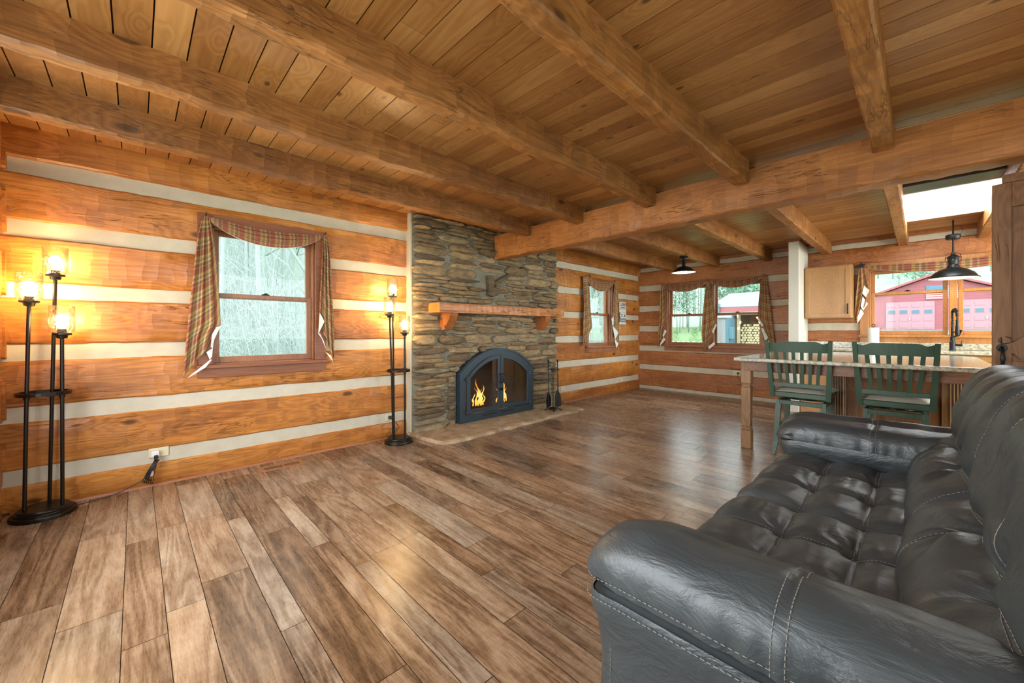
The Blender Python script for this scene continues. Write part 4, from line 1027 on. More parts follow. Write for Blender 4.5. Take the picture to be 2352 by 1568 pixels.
# paper towel
pt = thing('paper_towel_holder', (7.2, .445, .918), 'white paper towel roll on a black holder below the sink window', 'paper towel')
m = M(); m.lathe((7.2, .445, .918), [(0, 0), (.07, 0), (.07, .008), (0, .01)], 24); m.tube([(7.2, .445, .92), (7.2, .445, 1.215)], .005, 8).tube([(7.2, .445+.016*math.cos(a), 1.228+.02*math.sin(a)) for a in [-PI/2+i*PI/6 for i in range(13)]], .004, 6); m.build('holder', m_iron, pt)
m = M(); m.lathe((7.2, .445, .93), [(.018, 0), (.056, 0), (.057, .01), (.057, .262), (.055, .27), (.018, .27)], 28); m.build('roll', m_paper, pt, smooth='auto')
# switches on the white post
m = M(); m.box(7.0, 7.07, 1.19, 1.1955, 1.40, 1.515, bev=.002); sw = thing('light_switch', (7.03, 1.19, 1.45), 'white light switch plate on the side of the white post', 'switch'); m.build('cover_plate', m_whitep, sw)
m = M(); m.box(7.03, 7.04, 1.184, 1.19, 1.445, 1.47); m.build('toggle', m_whitep, sw)
m = M(); m.box(7.18, 7.25, 1.19, 1.1955, 1.04, 1.155, bev=.002); sw = thing('light_switch', (7.21, 1.19, 1.1), 'white cover plate low on the white post beside the counter', 'switch'); m.build('cover_plate', m_whitep, sw)
# pendant
px, py = 6.95, -.262
pd = thing('pendant_lamp', (px, py, ZC), 'black dome pendant lamp hanging over the kitchen sink', 'pendant lamp')
m = M(); m.tube([(px, py, ZC), (px, py, 2.06)], .008, 8); m.build('stem', m_iron, pd)
m = M(); m.lathe((px, py, 2.235), [(0, 0), (.055, 0), (.064, .012), (.064, .045), (.055, .055), (0, .055)], 24); m.build('canopy', m_iron, pd, smooth='auto')
m = M(); m.tube([(px, py-.01, 2.40), (px+.01, py-.06, 2.39), (px, py-.075, 2.33), (px, py-.05, 2.27)], .0028, 6); m.build('wire', m_iron, pd)
m = M(); m.lathe((px, py, 1.90), [(.0, .18), (.016, .18), (.02, .155), (.03, .145), (.05, .13), (.055, .12), (.05, .11), (.044, .10), (.047, .085), (.042, .07), (.045, .055), (.04, .04), (.052, .02), (.052, .0), (.04, .0)], 24)
for s in (-1, 1):
    m.tube([(px, py+s*.02, 2.075), (px, py+s*.055, 2.06), (px, py+s*.06, 2.02), (px, py+s*.065, 1.98), (px, py+s*.045, 1.965)], .003, 6).lathe((px, py+s*.062, 2.02), [(0, -.008), (.008, 0), (0, .008)], 8)
m.build('socket_housing', m_iron, pd, smooth='auto')
m = M(); sp = [(.045, 1.905), (.075, 1.895), (.12, 1.872), (.165, 1.838), (.19, 1.80), (.194, 1.79), (.212, 1.782), (.214, 1.776), (.205, 1.776), (.186, 1.786), (.160, 1.832), (.118, 1.865), (.075, 1.888), (.04, 1.898)]
m.lathe((px, py, 0), sp[:9], 48, 0).lathe((px, py, 0), sp[8:], 48, 1); m.build('shade', [m_iron, plain('white enamel', (.8, .78, .7), .4)], pd, smooth='auto', recalc=False)
m = M(); m.lathe((px, py, 1.82), [(0, 0), (.028, .012), (.03, .035), (.015, .06), (0, .06)], 16); m.build('bulb', m_bulb2, pd, smooth=True)
# ceiling lamp on the beam
px, py, pz = 6.02, 2.50, 2.285
pd = thing('ceiling_lamp', (px, py, pz), 'lit metal shade lamp fixed under a ceiling beam before the far double window', 'ceiling lamp')
m = M(); m.lathe((px, py, pz-.025), [(0, .025), (.06, .025), (.062, .008), (.05, 0), (.022, -.006), (.02, -.03), (.024, -.04), (.024, -.12), (.03, -.135), (.05, -.15)], 24); m.build('canopy', m_iron, pd, smooth='auto')
m = M(); m.lathe((px, py, pz-.24), [(.045, .09), (.09, .075), (.14, .03), (.172, .0), (.176, -.003), (.174, -.006), (.165, .0)], 40, 0).lathe((px, py, pz-.24), [(.165, .0), (.135, .025), (.088, .068), (.04, .082)], 40, 1); m.build('shade', [m_iron, plain('white enamel inside', (.85, .83, .75), .35)], pd, smooth='auto', recalc=False)
m = M(); m.lathe((px, py, pz-.235), [(0, -.01), (.03, .0), (.036, .022), (.02, .06), (0, .06)], 16); m.build('bulb', m_bulb2, pd, smooth=True)

# ------------------------------------------------------------------ island table
ti = thing('kitchen_island', (5.2, .4, 0), 'long granite topped oak island with turned square leg and seating side', 'kitchen island')
IX0, IX1, IY0, IY1 = 4.20, 6.12, -.38, 1.265
m = M(); poly = [(IX0, IY1), (IX1-.05, IY1), (IX1, IY1-.05), (IX1, IY0+.18), (IX1-.16, IY0), (IX0+.02, IY0), (IX0, IY0+.02)]
m.prism(poly, .866, .901); tp = m.build('granite_top', m_granite, ti); md = tp.modifiers.new('b', 'BEVEL'); md.width = .009; md.segments = 3
m = M(); m.box(4.335, 4.36, IY0+.06, 1.21, .768, .866, bev=.003).box(4.36, 5.0, 1.185, 1.21, .768, .866, bev=.003).box(4.36, 5.0, IY0+.06, IY0+.085, .768, .866); m.build('apron', m_oaky, ti)
def isl_leg(cx, cy):
    m = M(); s = .044
    m.box(cx-s, cx+s, cy-s, cy+s, .64, .866, bev=.003).box(cx-s*.9, cx+s*.9, cy-s*.9, cy+s*.9, .622, .64, bev=.006).box(cx-s*.75, cx+s*.75, cy-s*.75, cy+s*.75, .612, .622).box(cx-s, cx+s, cy-s, cy+s, .596, .612, bev=.006)
    m.bar((cx, cy, .22), (cx, cy, .596), s*1.66, s*1.66, 0, s*1.86, s*1.86)
    for dx, dy in ((1, 0), (0, 1)):
        pass
    m.box(cx-s*.86, cx-s*.80, cy-s*.55, cy+s*.55, .26, .56, bev=.002).box(cx-s*.55, cx+s*.55, cy-s*.86, cy-s*.80, .26, .56, bev=.002)
    m.box(cx-s, cx+s, cy-s, cy+s, .204, .22, bev=.006).box(cx-s*.78, cx+s*.78, cy-s*.78, cy+s*.78, .192, .204).box(cx-s*.95, cx+s*.95, cy-s*.95, cy+s*.95, .178, .192, bev=.005).box(cx-s, cx+s, cy-s, cy+s, 0, .178, bev=.003)
    return m.build('leg', m_oak, ti)
isl_leg(4.395, 1.20); isl_leg(4.395, IY0+.09)
m = M(); m.box(4.96, 6.05, -.30, .64, .0, .866, bev=.002); bs = m.build('cabinet_base', m_oaky, ti)
def pilaster(y0, y1):
    m = M(); m.box(4.93, 4.965, y0, y1, 0, .866, bev=.002); n = 5
    for i in range(n): a = lerp(y0+.012, y1-.04, i/n) ; m.box(4.918, 4.93, a+.004, a+(y1-y0-.052)/n-.004, .12, .80, bev=.004)
    m.box(4.915, 4.93, y0, y1, 0, .11, bev=.002)
    return m.build('fluted_pilaster', m_oak, ti)
pilaster(.50, .65); pilaster(-.27, -.12)
m = M(); m.box(4.95, 4.962, -.11, .49, .12, .80); m.build('back_panel', m_barn, ti)

# ------------------------------------------------------------------ counter stools
def stool():
    r = thing('counter_stool', (0, 0, 0), 'green slat back counter stool on the left, nearest the table leg', 'stool', 'green counter stools at the island')
    # local frame: seat faces +x, back at -x ; origin under seat centre
    hz = .585
    def sh(z): return -.225-(z-.55)*.16   # x of back posts by height
    for s in (-1, 1):
        m = M(); y0 = s*(.205); y1 = s*.232
        m.bar((sh(.555)+.01, y0, .545), (sh(.8), lerp(y0, y1, .5), .80), .036, .042, 0, .034, .042, side=(0, 1, 0)); m.bar((sh(.8), lerp(y0, y1, .5), .80), (sh(1.07)-.012, y1, 1.068), .034, .042, 0, .030, .032, side=(0, 1, 0)); m.build('back_post', m_green, r)
    # crest rail with dipped ends
    m = M(); n = 24; v = []; f = []
    for i in range(n+1):
        u = -1+2*i/n; y = u*.217; top = 1.062-(.022*(max(0, (abs(u)-.62)/.2)) if abs(u) < .82 else .022*max(.35, 1-(abs(u)-.82)/.28)); bow = .018*(1-u*u)
        for x_, z_ in ((sh(1.0)-.012-bow, .965), (sh(1.0)+.012-bow, .965), (sh(1.06)+.012-bow, top), (sh(1.06)-.012-bow, top)): v.append((x_, y, z_))
    for i in range(n):
        for j in range(4): j2 = (j+1) % 4; f.append((i*4+j, i*4+j2, i*4+4+j2, i*4+4+j))
    f += [(3, 2, 1, 0), (n*4, n*4+1, n*4+2, n*4+3)]; m.add(v, f); m.build('crest_rail', m_green, r)
    m = M(); m.bar((sh(.665), -.205, .665), (sh(.665), .205, .665), .036, .02, side=(0, 0, 1)); m.build('lower_rail', m_green, r)
    for k in range(6 if False else 6):
        u = (k-2.5)/2.5; m = M(); m.bar((sh(.68)-.004, u*.135, .68), (sh(.97)-.014, u*.158, .97), .024, .012, 0, .027, .012, side=(0, 1, 0)); m.build('slat', m_green, r)
    m = M(); m.box(-.225, .215, -.205, .205, .545, .595, bev=.006); m.build('seat_frame', m_green, r)
    def g(u, v_):
        a, b = -1+2*u, -1+2*v_; e = (1-abs(a)**4)*(1-abs(b)**4); wd = lerp(.185, .235, u); return (lerp(-.20, .245, u), b*wd, .597+.042*max(0, e)**.45)
    m = M(); m.grid(g, 16, 16); m.box(-.2, .23, -.19, .19, .59, .60); m.build('seat_pad', m_seat, r, smooth='auto')
    m = M(); m.lathe((0, 0, .515), [(0, 0), (.11, 0), (.11, .03), (0, .03)], 24); m.build('swivel', m_iron, r)
    m = M(); m.box(-.205, -.18, -.16, .16, .475, .515, bev=.003).box(.16, .185, -.16, .16, .475, .515, bev=.003).box(-.18, .16, -.18, -.158, .475, .515).box(-.18, .16, .158, .18, .475, .515); m.build('leg_frame', m_green, r)
    for sx_ in (-1, 1):
        for sy_ in (-1, 1):
            m = M(); m.bar((sx_*.18, sy_*.165, .515), (sx_*.205, sy_*.185, .12), .042, .04, 0, .038, .036, side=(0, 1, 0)); m.bar((sx_*.205, sy_*.185, .12), (sx_*.225, sy_*.20, 0), .038, .036, 0, .026, .026, side=(0, 1, 0)); m.build('leg', m_green, r)
    m = M(); m.box(-.20, -.18, -.175, .175, .165, .20, bev=.003); m.build('stretcher', m_green, r)
    m = M(); m.box(.17, .19, -.175, .175, .21, .245, bev=.003); m.build('stretcher', m_green, r)
    for s in (-1, 1): m = M(); m.box(-.18, .18, s*.178-.01, s*.178+.01, .25, .285, bev=.003); m.build('stretcher', m_green, r)
    return r
st1 = stool(); st1.location = (4.56, .762, 0)
st2 = copy_tree(st1); st2.location = (4.56, .145, 0); st2['label'] = 'green slat back counter stool on the right, partly behind the far sofa arm'

# ------------------------------------------------------------------ barn door
bd = thing('barn_door', (3.62, -.75, 0), 'sliding barn door of brown planks with diagonal braces and a black pull', 'door')
BX = 3.62; by0, by1 = -1.35, -.288
m = M()
for i in range(8): a = lerp(by0, by1, i/8); m.box(BX+.018, BX+.038, a+.002, a+(by1-by0)/8-.002, .02, 2.0, bev=.003)
m.build('planks', m_barn, bd)
m = M(); m.box(BX, BX+.018, by1-.072, by1, .02, 2.01, bev=.002).box(BX, BX+.018, by0, by0+.1, .02, 2.01, bev=.002); m.build('stile', m_barn, bd)
m = M()
for z0, z1 in ((.02, .16), (.92, .985), (1.87, 2.01)): m.box(BX+.001, BX+.018, by0+.1, by1-.072, z0, z1, bev=.002)
m.build('rail', m_barn, bd)
m = M(); m.bar((BX+.009, by1-.075, 1.03), (BX+.009, by0+.13, 1.84), .016, .09); m.build('brace', m_barn, bd)
m = M(); m.bar((BX+.009, by1-.075, .89), (BX+.009, by0+.13, .2), .016, .09); m.build('brace', m_barn, bd)
hy = -.324; m = M(); m.lathe((BX-.004, hy, 1.06), [(0, .0), (.02, .0), (.022, .004), (0, .004)], 12, axis='x').lathe((BX-.004, hy, .945), [(0, .0), (.02, .0), (.022, .004), (0, .004)], 12, axis='x')
m.tube([(BX, hy, 1.065), (BX-.02, hy, 1.055), (BX-.035, hy, 1.03), (BX-.038, hy, 1.0), (BX-.035, hy, .975), (BX-.02, hy, .95), (BX, hy, .942)], [.008, .009, .008, .011, .008, .009, .008], 8)
m.tube([(BX-.006, hy-.02*math.sin(a)*1.2-.012, 1.105+.02*math.cos(a)) for a in [i*PI/5 for i in range(10)]]+[(BX-.01, hy, 1.075)], .0018, 5); m.build('pull_handle', m_iron, bd, smooth='auto')
m = M(); m.box(BX+.0, BX+.05, YR, by1-.04, 2.012, 2.06, bev=.002); tag(m.build('door_track_board', m_barn), 'narrow wooden header above the barn door under the girder', 'board')

# ------------------------------------------------------------------ sofa
so = thing('sofa', (1.89, .1, 0), 'two seat charcoal leather recliner sofa with tufted cushions and light stitching', 'sofa')
AX0, AX1 = .80, 1.075; BX0, BX1 = 2.70, 2.985; SM = 1.887; YF_ = .56
st = M()
def stitch(m, pts, dash=.0060, gap=.0040, r=.0008):
    pts = [Vector(p) for p in pts]; cum = [0]
    for a, b in zip(pts, pts[1:]): cum.append(cum[-1]+(b-a).length)
    T = cum[-1]; s = 0; i = 0
    def at(q):
        nonlocal i
        while i < len(cum)-2 and cum[i+1] < q: i += 1
        return pts[i].lerp(pts[i+1], (q-cum[i])/max(1e-9, cum[i+1]-cum[i]))
    while s+dash < T:
        a = at(s); b = at(s+dash); d = b-a
        if d.length > 1e-6: m.tube([a, b], r, 4)
        s += dash+gap
def gauss(d, w_): return math.exp(-(d/w_)**2)
def cell(u, lines, wd):
    v = 0
    for l_ in lines: v = max(v, gauss(u-l_, wd))
    return v
# seats
def seat(x0, x1, sd):
    us = [1/3, 2/3]; path = []
    Ls = .50; Rr = .085; Dn = .30; tot = Ls+Rr*PI/2+Dn
    rows = [.17, .36]
    def base(s):
        if s < Ls: return (-.03+s, .452-.0*s, 0, 1)
        s2 = s-Ls
        if s2 < Rr*PI/2: a = s2/Rr; return (-.03+Ls+Rr*math.sin(a), .452-Rr+Rr*math.cos(a), math.sin(a), math.cos(a))
        return (-.03+Ls+Rr, .452-Rr-(s2-Rr*PI/2), 1, 0)
    def f(u, v):
        s = v*tot; y, z_, ny, nz_ = base(s); wu = u*(x1-x0)
        du = min(abs(wu-k_*(x1-x0)/3) for k_ in (0, 1, 2, 3)); de = min(wu, (x1-x0)-wu)
        p1 = 1-math.exp(-(du/.032)**1.1)
        ds = min(abs(s-r_) for r_ in rows); p2 = 1-.75*math.exp(-(ds/.035)**1.3)
        ds3 = abs(s-(Ls+Rr*PI/2+.08)); p3 = 1-.8*math.exp(-(ds3/.03)**1.3)
        h = .034*(p1*.75+.25)*(p2)*p3
        edge = 1-math.exp(-(de/.03)**1.4); h = h*edge-.02*(1-edge)
        tuft = 0
        for r_ in rows:
            for k_ in (1, 2):
                dx_, dy_ = wu-k_*(x1-x0)/3, s-r_; rr_ = math.hypot(dx_, dy_); h -= .016*gauss(rr_, .035)
                an = math.atan2(dy_, dx_); h += .0035*math.sin(an*7+sd*3+k_)*gauss(rr_-.05, .05)*(1 if rr_ > .01 else 0)
        wr = nz(wu*8, s*30+sd, sd)*.0045+nz(wu*26+s*9, s*9, sd+4)*.003
        fr_ = max(0, min(1, (s-.30)/.25)); wr += nz(wu*32, s*4, sd+9)*.005*fr_
        h += wr*p1
        return (x0+wu, y+ny*h, z_+nz_*h)
    m = M(); m.grid(f, 90, 110); m.build('seat_cushion', m_leather, so, smooth=True, recalc=False)
    def line_u(u0, off): return [Vector(f(u0+off, j/160))+Vector((0, .0012, .0016)) for j in range(161)]
    for u0 in us: stitch(st, line_u(u0, .006))
    for u0 in (.018, .982): stitch(st, line_u(u0, 0))
    for r_ in rows:
        for off in (-.006, .006): stitch(st, [Vector(f(i/120, (r_+off)/tot))+Vector((0, 0, .0016)) for i in range(4, 117)])
seat(AX1-.005, SM, 1); seat(SM, BX0+.005, 2)
# backs
def back(x0, x1, sd):
    prof = [(0, .02, .41), (.09, .01, .50), (.15, -.02, .56), (.205, -.065, .61), (.25, -.115, .65), (.285, -.125, .68), (.325, -.125, .72), (.41, -.145, .80), (.52, -.185, .90), (.59, -.22, .955), (.65, -.27, .975), (.74, -.35, .97), (.90, -.42, .86)]
    tot = .90
    def base0(s): return pl(s, [(a, b) for a, b, c in prof]), pl(s, [(a, c) for a, b, c in prof])
    def base(s):
        y = z_ = 0
        for q in range(-3, 4): a_ = base0(s+q*.010); y += a_[0]/7; z_ += a_[1]/7
        ya, za = base0(s-.05); yb_, zb_ = base0(s+.05)
        ty, tz = yb_-ya, zb_-za; l_ = math.hypot(ty, tz); return y, z_, tz/l_, -ty/l_
    val = .26
    W_ = x1-x0; cols = [W_*.35, W_*.68]
    def f(u, v):
        s = v*tot; y, z_, ny, nz_ = base(s); wu = u*W_; de = min(wu, W_-wu)
        bulge = .036*math.sin(PI*min(1, s/val))**.7 if 0 < s < val else .045*math.sin(PI*min(1, (s-val)/(.76-val)))**.6 if val < s < .76 else 0
        er = max(0, 1-de/.13); ed = 1-er*er
        h = bulge*(.25+.75*ed)-.06*(1-math.sqrt(max(0, 1-er*er)))
        for c_ in cols:
            dc = wu-c_; dy_ = s-val; rr_ = math.hypot(dc, dy_); an = math.atan2(dy_, dc)
            h -= .014*math.exp(-(abs(dc)/.020)**1.2)*(1 if s < .60 else .4)
            h -= .028*gauss(rr_, .045)-.012*ed*gauss(0,1)*0
            h += .011*math.sin(an*5+sd*2+c_*9)*math.exp(-((rr_-.12)/.085)**2)+.006*math.sin(an*9+sd*5)*math.exp(-((rr_-.08)/.05)**2)
        sm_ = min(abs(s-.44), 9); h -= .012*math.exp(-(abs(sm_)/.018)**1.2)*(1 if wu > W_*.6 and sd > 3 else 0)
        h += nz(wu*5, s*6, sd)*.014*ed+nz(wu*14+s*9, s*6, sd+3)*.006*ed
        top = max(0, (s-.42)/.2); h += nz(wu*26+s*8, s*5, sd+5)*.008*min(1, top)*ed
        return (x0+wu, y+ny*h, z_+nz_*h)
    m = M(); m.grid(f, 110, 130); m.build('back_cushion', m_leather, so, smooth=True, recalc=False)
    for c_ in cols:
        for off in (-.005, .005): stitch(st, [Vector(f((c_+off)/W_, j/200))+Vector((0, .0012, .0012)) for j in range(8, 150)], .0075, .005, .0008)
    for off in (-.006, .006): stitch(st, [Vector(f(i/140, (val+off)/tot))+Vector((0, .0014, .0006)) for i in range(8, 133)], .0075, .005, .0008)
    for u0 in (.05, .95): stitch(st, [Vector(f(u0, j/160))+Vector((0, .0014, .0006)) for j in range(5, 140)], .0075, .005, .0008)
back(AX0+.04, SM+.01, 1.3); back(SM-.01, BX1-.03, 4.1)
# arms
def arm(x0, x1, outer, sd):
    yb_, yf = -.36, YF_
    xc = (x0+x1)/2; hw = (x1-x0)/2
    def prof(u, v):
        # u across over the top 0..1, v along from back 0 to front 1
        y = lerp(yb_, yf+.035, v); q = max(0, (y-(yf-.12))/.155); k_ = math.sqrt(max(0, 1-q*q)) if q < 1 else 0
        th = PI*u; c, s_ = -math.cos(th), math.sin(th)
        ex = .62
        X_ = xc+(hw+.008)*(1 if c > 0 else -1)*abs(c)**ex*(1-.35*(1-k_)); zb0 = .560-.02*(1 if (c > 0) == (outer < 0) else 0)
        Z_ = zb0+(.122*(s_**.72))*(.12+.88*k_)
        Z_ += nz(X_*7, y*8, sd)*.006*s_+nz(X_*20, y*11, sd+2)*.003*s_
        ys = abs(y-.17); Z_ -= .007*math.exp(-(ys/.012)**2)*s_; X_ += .004*math.exp(-(ys/.012)**2)*c
        low = max(0, 1-s_*1.8); X_ += nz(y*26, X_*4, sd+7)*.006*low*c
        return (X_, y, Z_)
    m = M(); m.grid(prof, 48, 110); m.v += []; 
    ap = m.build('arm_pad', m_leather, so, smooth=True, recalc=False)
    # strip coloured near black as the shaded gap under the pad, and the side panels
    def ring(off, z_, yfo):
        pts = []; n = 14
        pts.append((x0-off, yb_, z_)); 
        for i in range(n+1):
            a = PI*i/n; cx_ = -math.cos(a); sy_ = math.sin(a); ex = .45
            pts.append((xc+(hw+off)*(1 if cx_ > 0 else -1)*abs(cx_)**ex, yfo-.10+(.10+off)*abs(sy_)**.6, z_-.016*abs(sy_)))
        pts.append((x1+off, yb_, z_)); return pts
    def loft(rings, name, mat, smooth=True):
        m = M(); K = len(rings[0]); 
        for r_ in rings: m.v += r_
        for i in range(len(rings)-1):
            for j in range(K-1): m.f.append((i*K+j, i*K+j+1, (i+1)*K+j+1, (i+1)*K+j)); m.m.append(0); m.c.append(None)
        return m.build(name, mat, so, smooth=smooth, recalc=False)
    loft([ring(.0, .580, yf+.01), ring(.004, .566, yf+.02), ring(-.008, .556, yf+.01), ring(-.010, .546, yf+.008), ring(.002, .536, yf+.016)], 'arm_gap_strip', m_leather_dark)
    loft([ring(.004, .538, yf+.016), ring(.008, .525, yf+.018), ring(.008, .50, yf+.016), ring(.0, .47, yf+.010), ring(-.004, .38, yf+.0), ring(.004, .2, yf-.0), ring(.004, .05, yf-.01), ring(-.02, .045, yf-.03)], 'arm_panel', m_leather)
    for o_, z_ in ((.0095, .5735), (.0125, .527)): stitch(st, [Vector(p) for p in ring(o_, z_, yf+.021)], .0075, .0045, .0009)
    for dy in (-.011, .011): stitch(st, [Vector(prof(i/60, (.17+dy-yb_)/(yf+.035-yb_)))+Vector((0, 0, .0015))+Vector(((prof(i/60, .5)[0]-xc)*.01, 0, 0)) for i in range(61)], .0065, .004, .0009)
    for sx_ in (x0-.004, ): stitch(st, [(sx_+.008, yf-.055+.0*z_, z_/100) for z_ in range(50, 4, -1)], .0075, .0045, .0009)
arm(AX0, AX1, -1, 1.0); arm(BX0, BX1, 1, 5.0)
m = M(); m.box(AX1-.01, BX0+.01, -.42, .50, .05, .40, bev=.02).box(AX0+.02, BX1-.02, -.44, -.34, .05, .93, bev=.04).box(AX0+.02, AX1-.01, -.36, .5, .06, .55, bev=.02).box(BX0+.01, BX1-.02, -.36, .5, .06, .55, bev=.02); m.build('frame', m_leather_dark, so)
st.build('stitching', m_thread, so, recalc=False)
m = M()
for x_ in (AX0+.08, BX1-.08):
    for y_ in (-.36, .46): m.lathe((x_, y_, 0), [(0, 0), (.025, 0), (.028, .055), (0, .055)], 12)
m.build('feet', m_rubber, so)
m = M(); m.box(AX1, BX0, .545, .55, .06, .20); m.build('footrest_skirt', m_leather, so)

# ------------------------------------------------------------------ outdoors
def gz(x, y):
    z_ = -.35
    if x > 9: z_ = pl(x, [(9, -.3), (14, .2), (20, .45), (30, .9), (42, 1.25), (60, 4.5), (100, 28)])
    if y > 5: z_ = max(z_, pl(y, [(5, -.6), (9, -1.6), (12, -.9), (22, 3.5), (40, 14), (80, 40)])) if x < 9 else max(z_, pl(y, [(5, -.6), (9, -1.6), (16, -1), (40, 9), (80, 34)]))
    return z_
m = M()
def gf(u, v): x_ = lerp(-45, 110, u); y_ = lerp(-40, 85, v); return (x_, y_, gz(x_, y_)-.02-(.6 if (XF-.4 < x_ < L+.4 and YK-1 < y_ < W+.5) else 0)+nz(x_*.3, y_*.3, 0)*.15)
m.grid(gf, 155, 125)
m.m = [1 if ((sum(m.v[i][2] for i in f)/4) > 1.6 or (sum(m.v[i][1] for i in f)/4 > 5 and sum(m.v[i][0] for i in f)/4 < 12)) else 0 for f in m.f]
o = m.build('ground', [m_grass, m_hill], smooth=True, recalc=False); o['kind'] = 'structure'
m = M(); m.box(36, 41.9, -8, 6, 1.0, 1.22); o = m.build('gravel_drive', m_gravel); o['kind'] = 'structure'
def bare_tree(seed, h_, r0, lean=.02, mat=None):
    rr = random.Random(seed); m = M(); pts = []; R = []
    for k in range(10): t = k/9; pts.append((math.sin(t*3+seed)*.15*t+lean*h_*t, math.cos(t*2.3+seed)*.15*t, h_*t)); R.append(r0*(1-.75*t))
    m.tube(pts, R, 7)
    for b in range(34):
        t = rr.uniform(.22, .95); k_ = min(8, int(t*9)); p = Vector(pts[k_]).lerp(Vector(pts[k_+1]), t*9-k_); a = rr.uniform(0, 2*PI); ln = h_*rr.uniform(.12, .28)*(1.15-t); el = rr.uniform(.3, 1.0)
        q = p+Vector((math.cos(a)*ln*.5, math.sin(a)*ln*.5, ln*el*.4)); e = q+Vector((math.cos(a+.4)*ln*.5, math.sin(a+.4)*ln*.5, ln*el*.7)); rb = r0*(1-t)*.4+.006
        m.tube([p, q, e], [rb, rb*.6, rb*.15], 5)
        for c_ in range(3):
            s_ = q.lerp(e, rr.random()); a2 = a+rr.uniform(-1.3, 1.3); l2 = ln*.4; m.tube([s_, s_+Vector((math.cos(a2)*l2, math.sin(a2)*l2, l2*.6))], [rb*.35, .004], 4)
    return m
def foliage(seed, h_, w_, n, low=.25):
    rr = random.Random(seed); m = M()
    for i in range(n):
        t = rr.uniform(low, 1); z_ = h_*t; rad = w_*(1-t*.75)*rr.uniform(.2, 1); a = rr.uniform(0, 2*PI); s_ = rr.uniform(.07, .15)*h_/8; c_ = Vector((rad*math.cos(a), rad*math.sin(a), z_)); n_ = Vector((rr.uniform(-1, 1), rr.uniform(-1, 1), rr.uniform(-1, 1))).normalized(); u = n_.orthogonal().normalized(); v_ = n_.cross(u)
        m.add([c_-u*s_, c_+v_*s_*.5, c_+u*s_, c_-v_*s_*.5], [(0, 1, 2, 3)])
    return m
RS = random.Random(21)
protos = []
for k_ in range(4):
    o = bare_tree(k_*3+1, 14+k_, .05+.025*(k_ % 2), .02*(k_-1.5)).build('bare_tree', m_bark if k_ % 2 else m_bark2, smooth=True, recalc=False); protos.append(o)
ev = thing('evergreen_tree', (0, 0, 0), 'e', 'tree'); bare_tree(9, 9, .1, 0).build('trunk', m_bark2, ev, smooth=True, recalc=False); foliage(5, 9, 2.0, 1500).build('foliage', m_leafg, ev, recalc=False)
first = [True]*4; ev_first = [True]
def ray_xy(px_, d):
    t = (px_-1176)/901.6; return ((math.cos(YAW)+math.sin(YAW)*t)*d, (math.sin(YAW)-math.cos(YAW)*t)*d)
def plant(px0, px1, d0, d1, n, label, group, evp=.2, elabel=None):
    for i in range(n):
        x_, y_ = ray_xy(lerp(px0, px1, (i+RS.random())/n), RS.uniform(d0, d1)); sc = RS.uniform(.8, 1.25)
        if RS.random() < evp and math.hypot(x_, y_) > 26:
            o = ev if ev_first[0] else copy_tree(ev); ev_first[0] = False; tag(o, elabel, 'tree', group+', evergreens')
        else:
            k2 = RS.randrange(4); o = protos[k2] if first[k2] else protos[k2].copy()
            if not first[k2]: C.objects.link(o)
            first[k2] = False; tag(o, label, 'tree', group)
        o.location = (x_, y_, gz(x_, y_)-.3); o.rotation_euler = (0, 0, RS.random()*6.28); o.scale = (sc, sc, sc)
plant(490, 715, 10, 46, 70, 'bare pale woodland tree seen through the large left window', 'woodland trees outside the large left window', .08, 'green leafy evergreen seen through the large left window')
plant(1348, 1400, 16, 45, 14, 'bare pale woodland tree seen through the narrow window', 'woodland trees outside the narrow window', .15, 'green evergreen seen through the narrow window')
plant(1535, 1770, 30, 55, 36, 'bare woodland tree on the hillside outside the far double window', 'hillside trees outside the double window', .3, 'green evergreen on the hillside outside the far double window')
plant(1995, 2290, 39, 58, 40, 'bare woodland tree behind the red garage', 'trees behind the red garage', .3, 'green evergreen behind the red garage')
# brush and saplings covering the slopes: nobody could count them
for (pa, pb, da, db, nn, lab) in ((485, 720, 8.5, 34, 2600, 'tangle of bare brush and saplings on the slope outside the large left window'), (1340, 1405, 12, 36, 500, 'tangle of bare brush outside the narrow window')):
    m = M()
    for i in range(nn):
        x_, y_ = ray_xy(RS.uniform(pa, pb), RS.uniform(da, db)); z_ = gz(x_, y_)-.1; hh = RS.uniform(.8, 3.6); q = Vector((x_, y_, z_)); pp = [q]; dx, dy = RS.uniform(-.3, .3), RS.uniform(-.3, .3)
        for t in (1, 2, 3): q = q+Vector((dx+RS.uniform(-.2, .2), dy+RS.uniform(-.2, .2), 1))*(hh/3); pp.append(q)
        rr_ = RS.uniform(.006, .018); m.tube(pp, [rr_, rr_*.8, rr_*.5, rr_*.2], 3, cap=False)
        for c_ in range(2):
            b_ = pp[1].lerp(pp[3], RS.random()); m.tube([b_, b_+Vector((RS.uniform(-1, 1), RS.uniform(-1, 1), RS.uniform(0, .9)))*hh*.3], [rr_*.4, rr_*.1], 3, cap=False)
    tag(m.build('brush', m_bark, recalc=False), lab, 'brush', None, 'stuff')
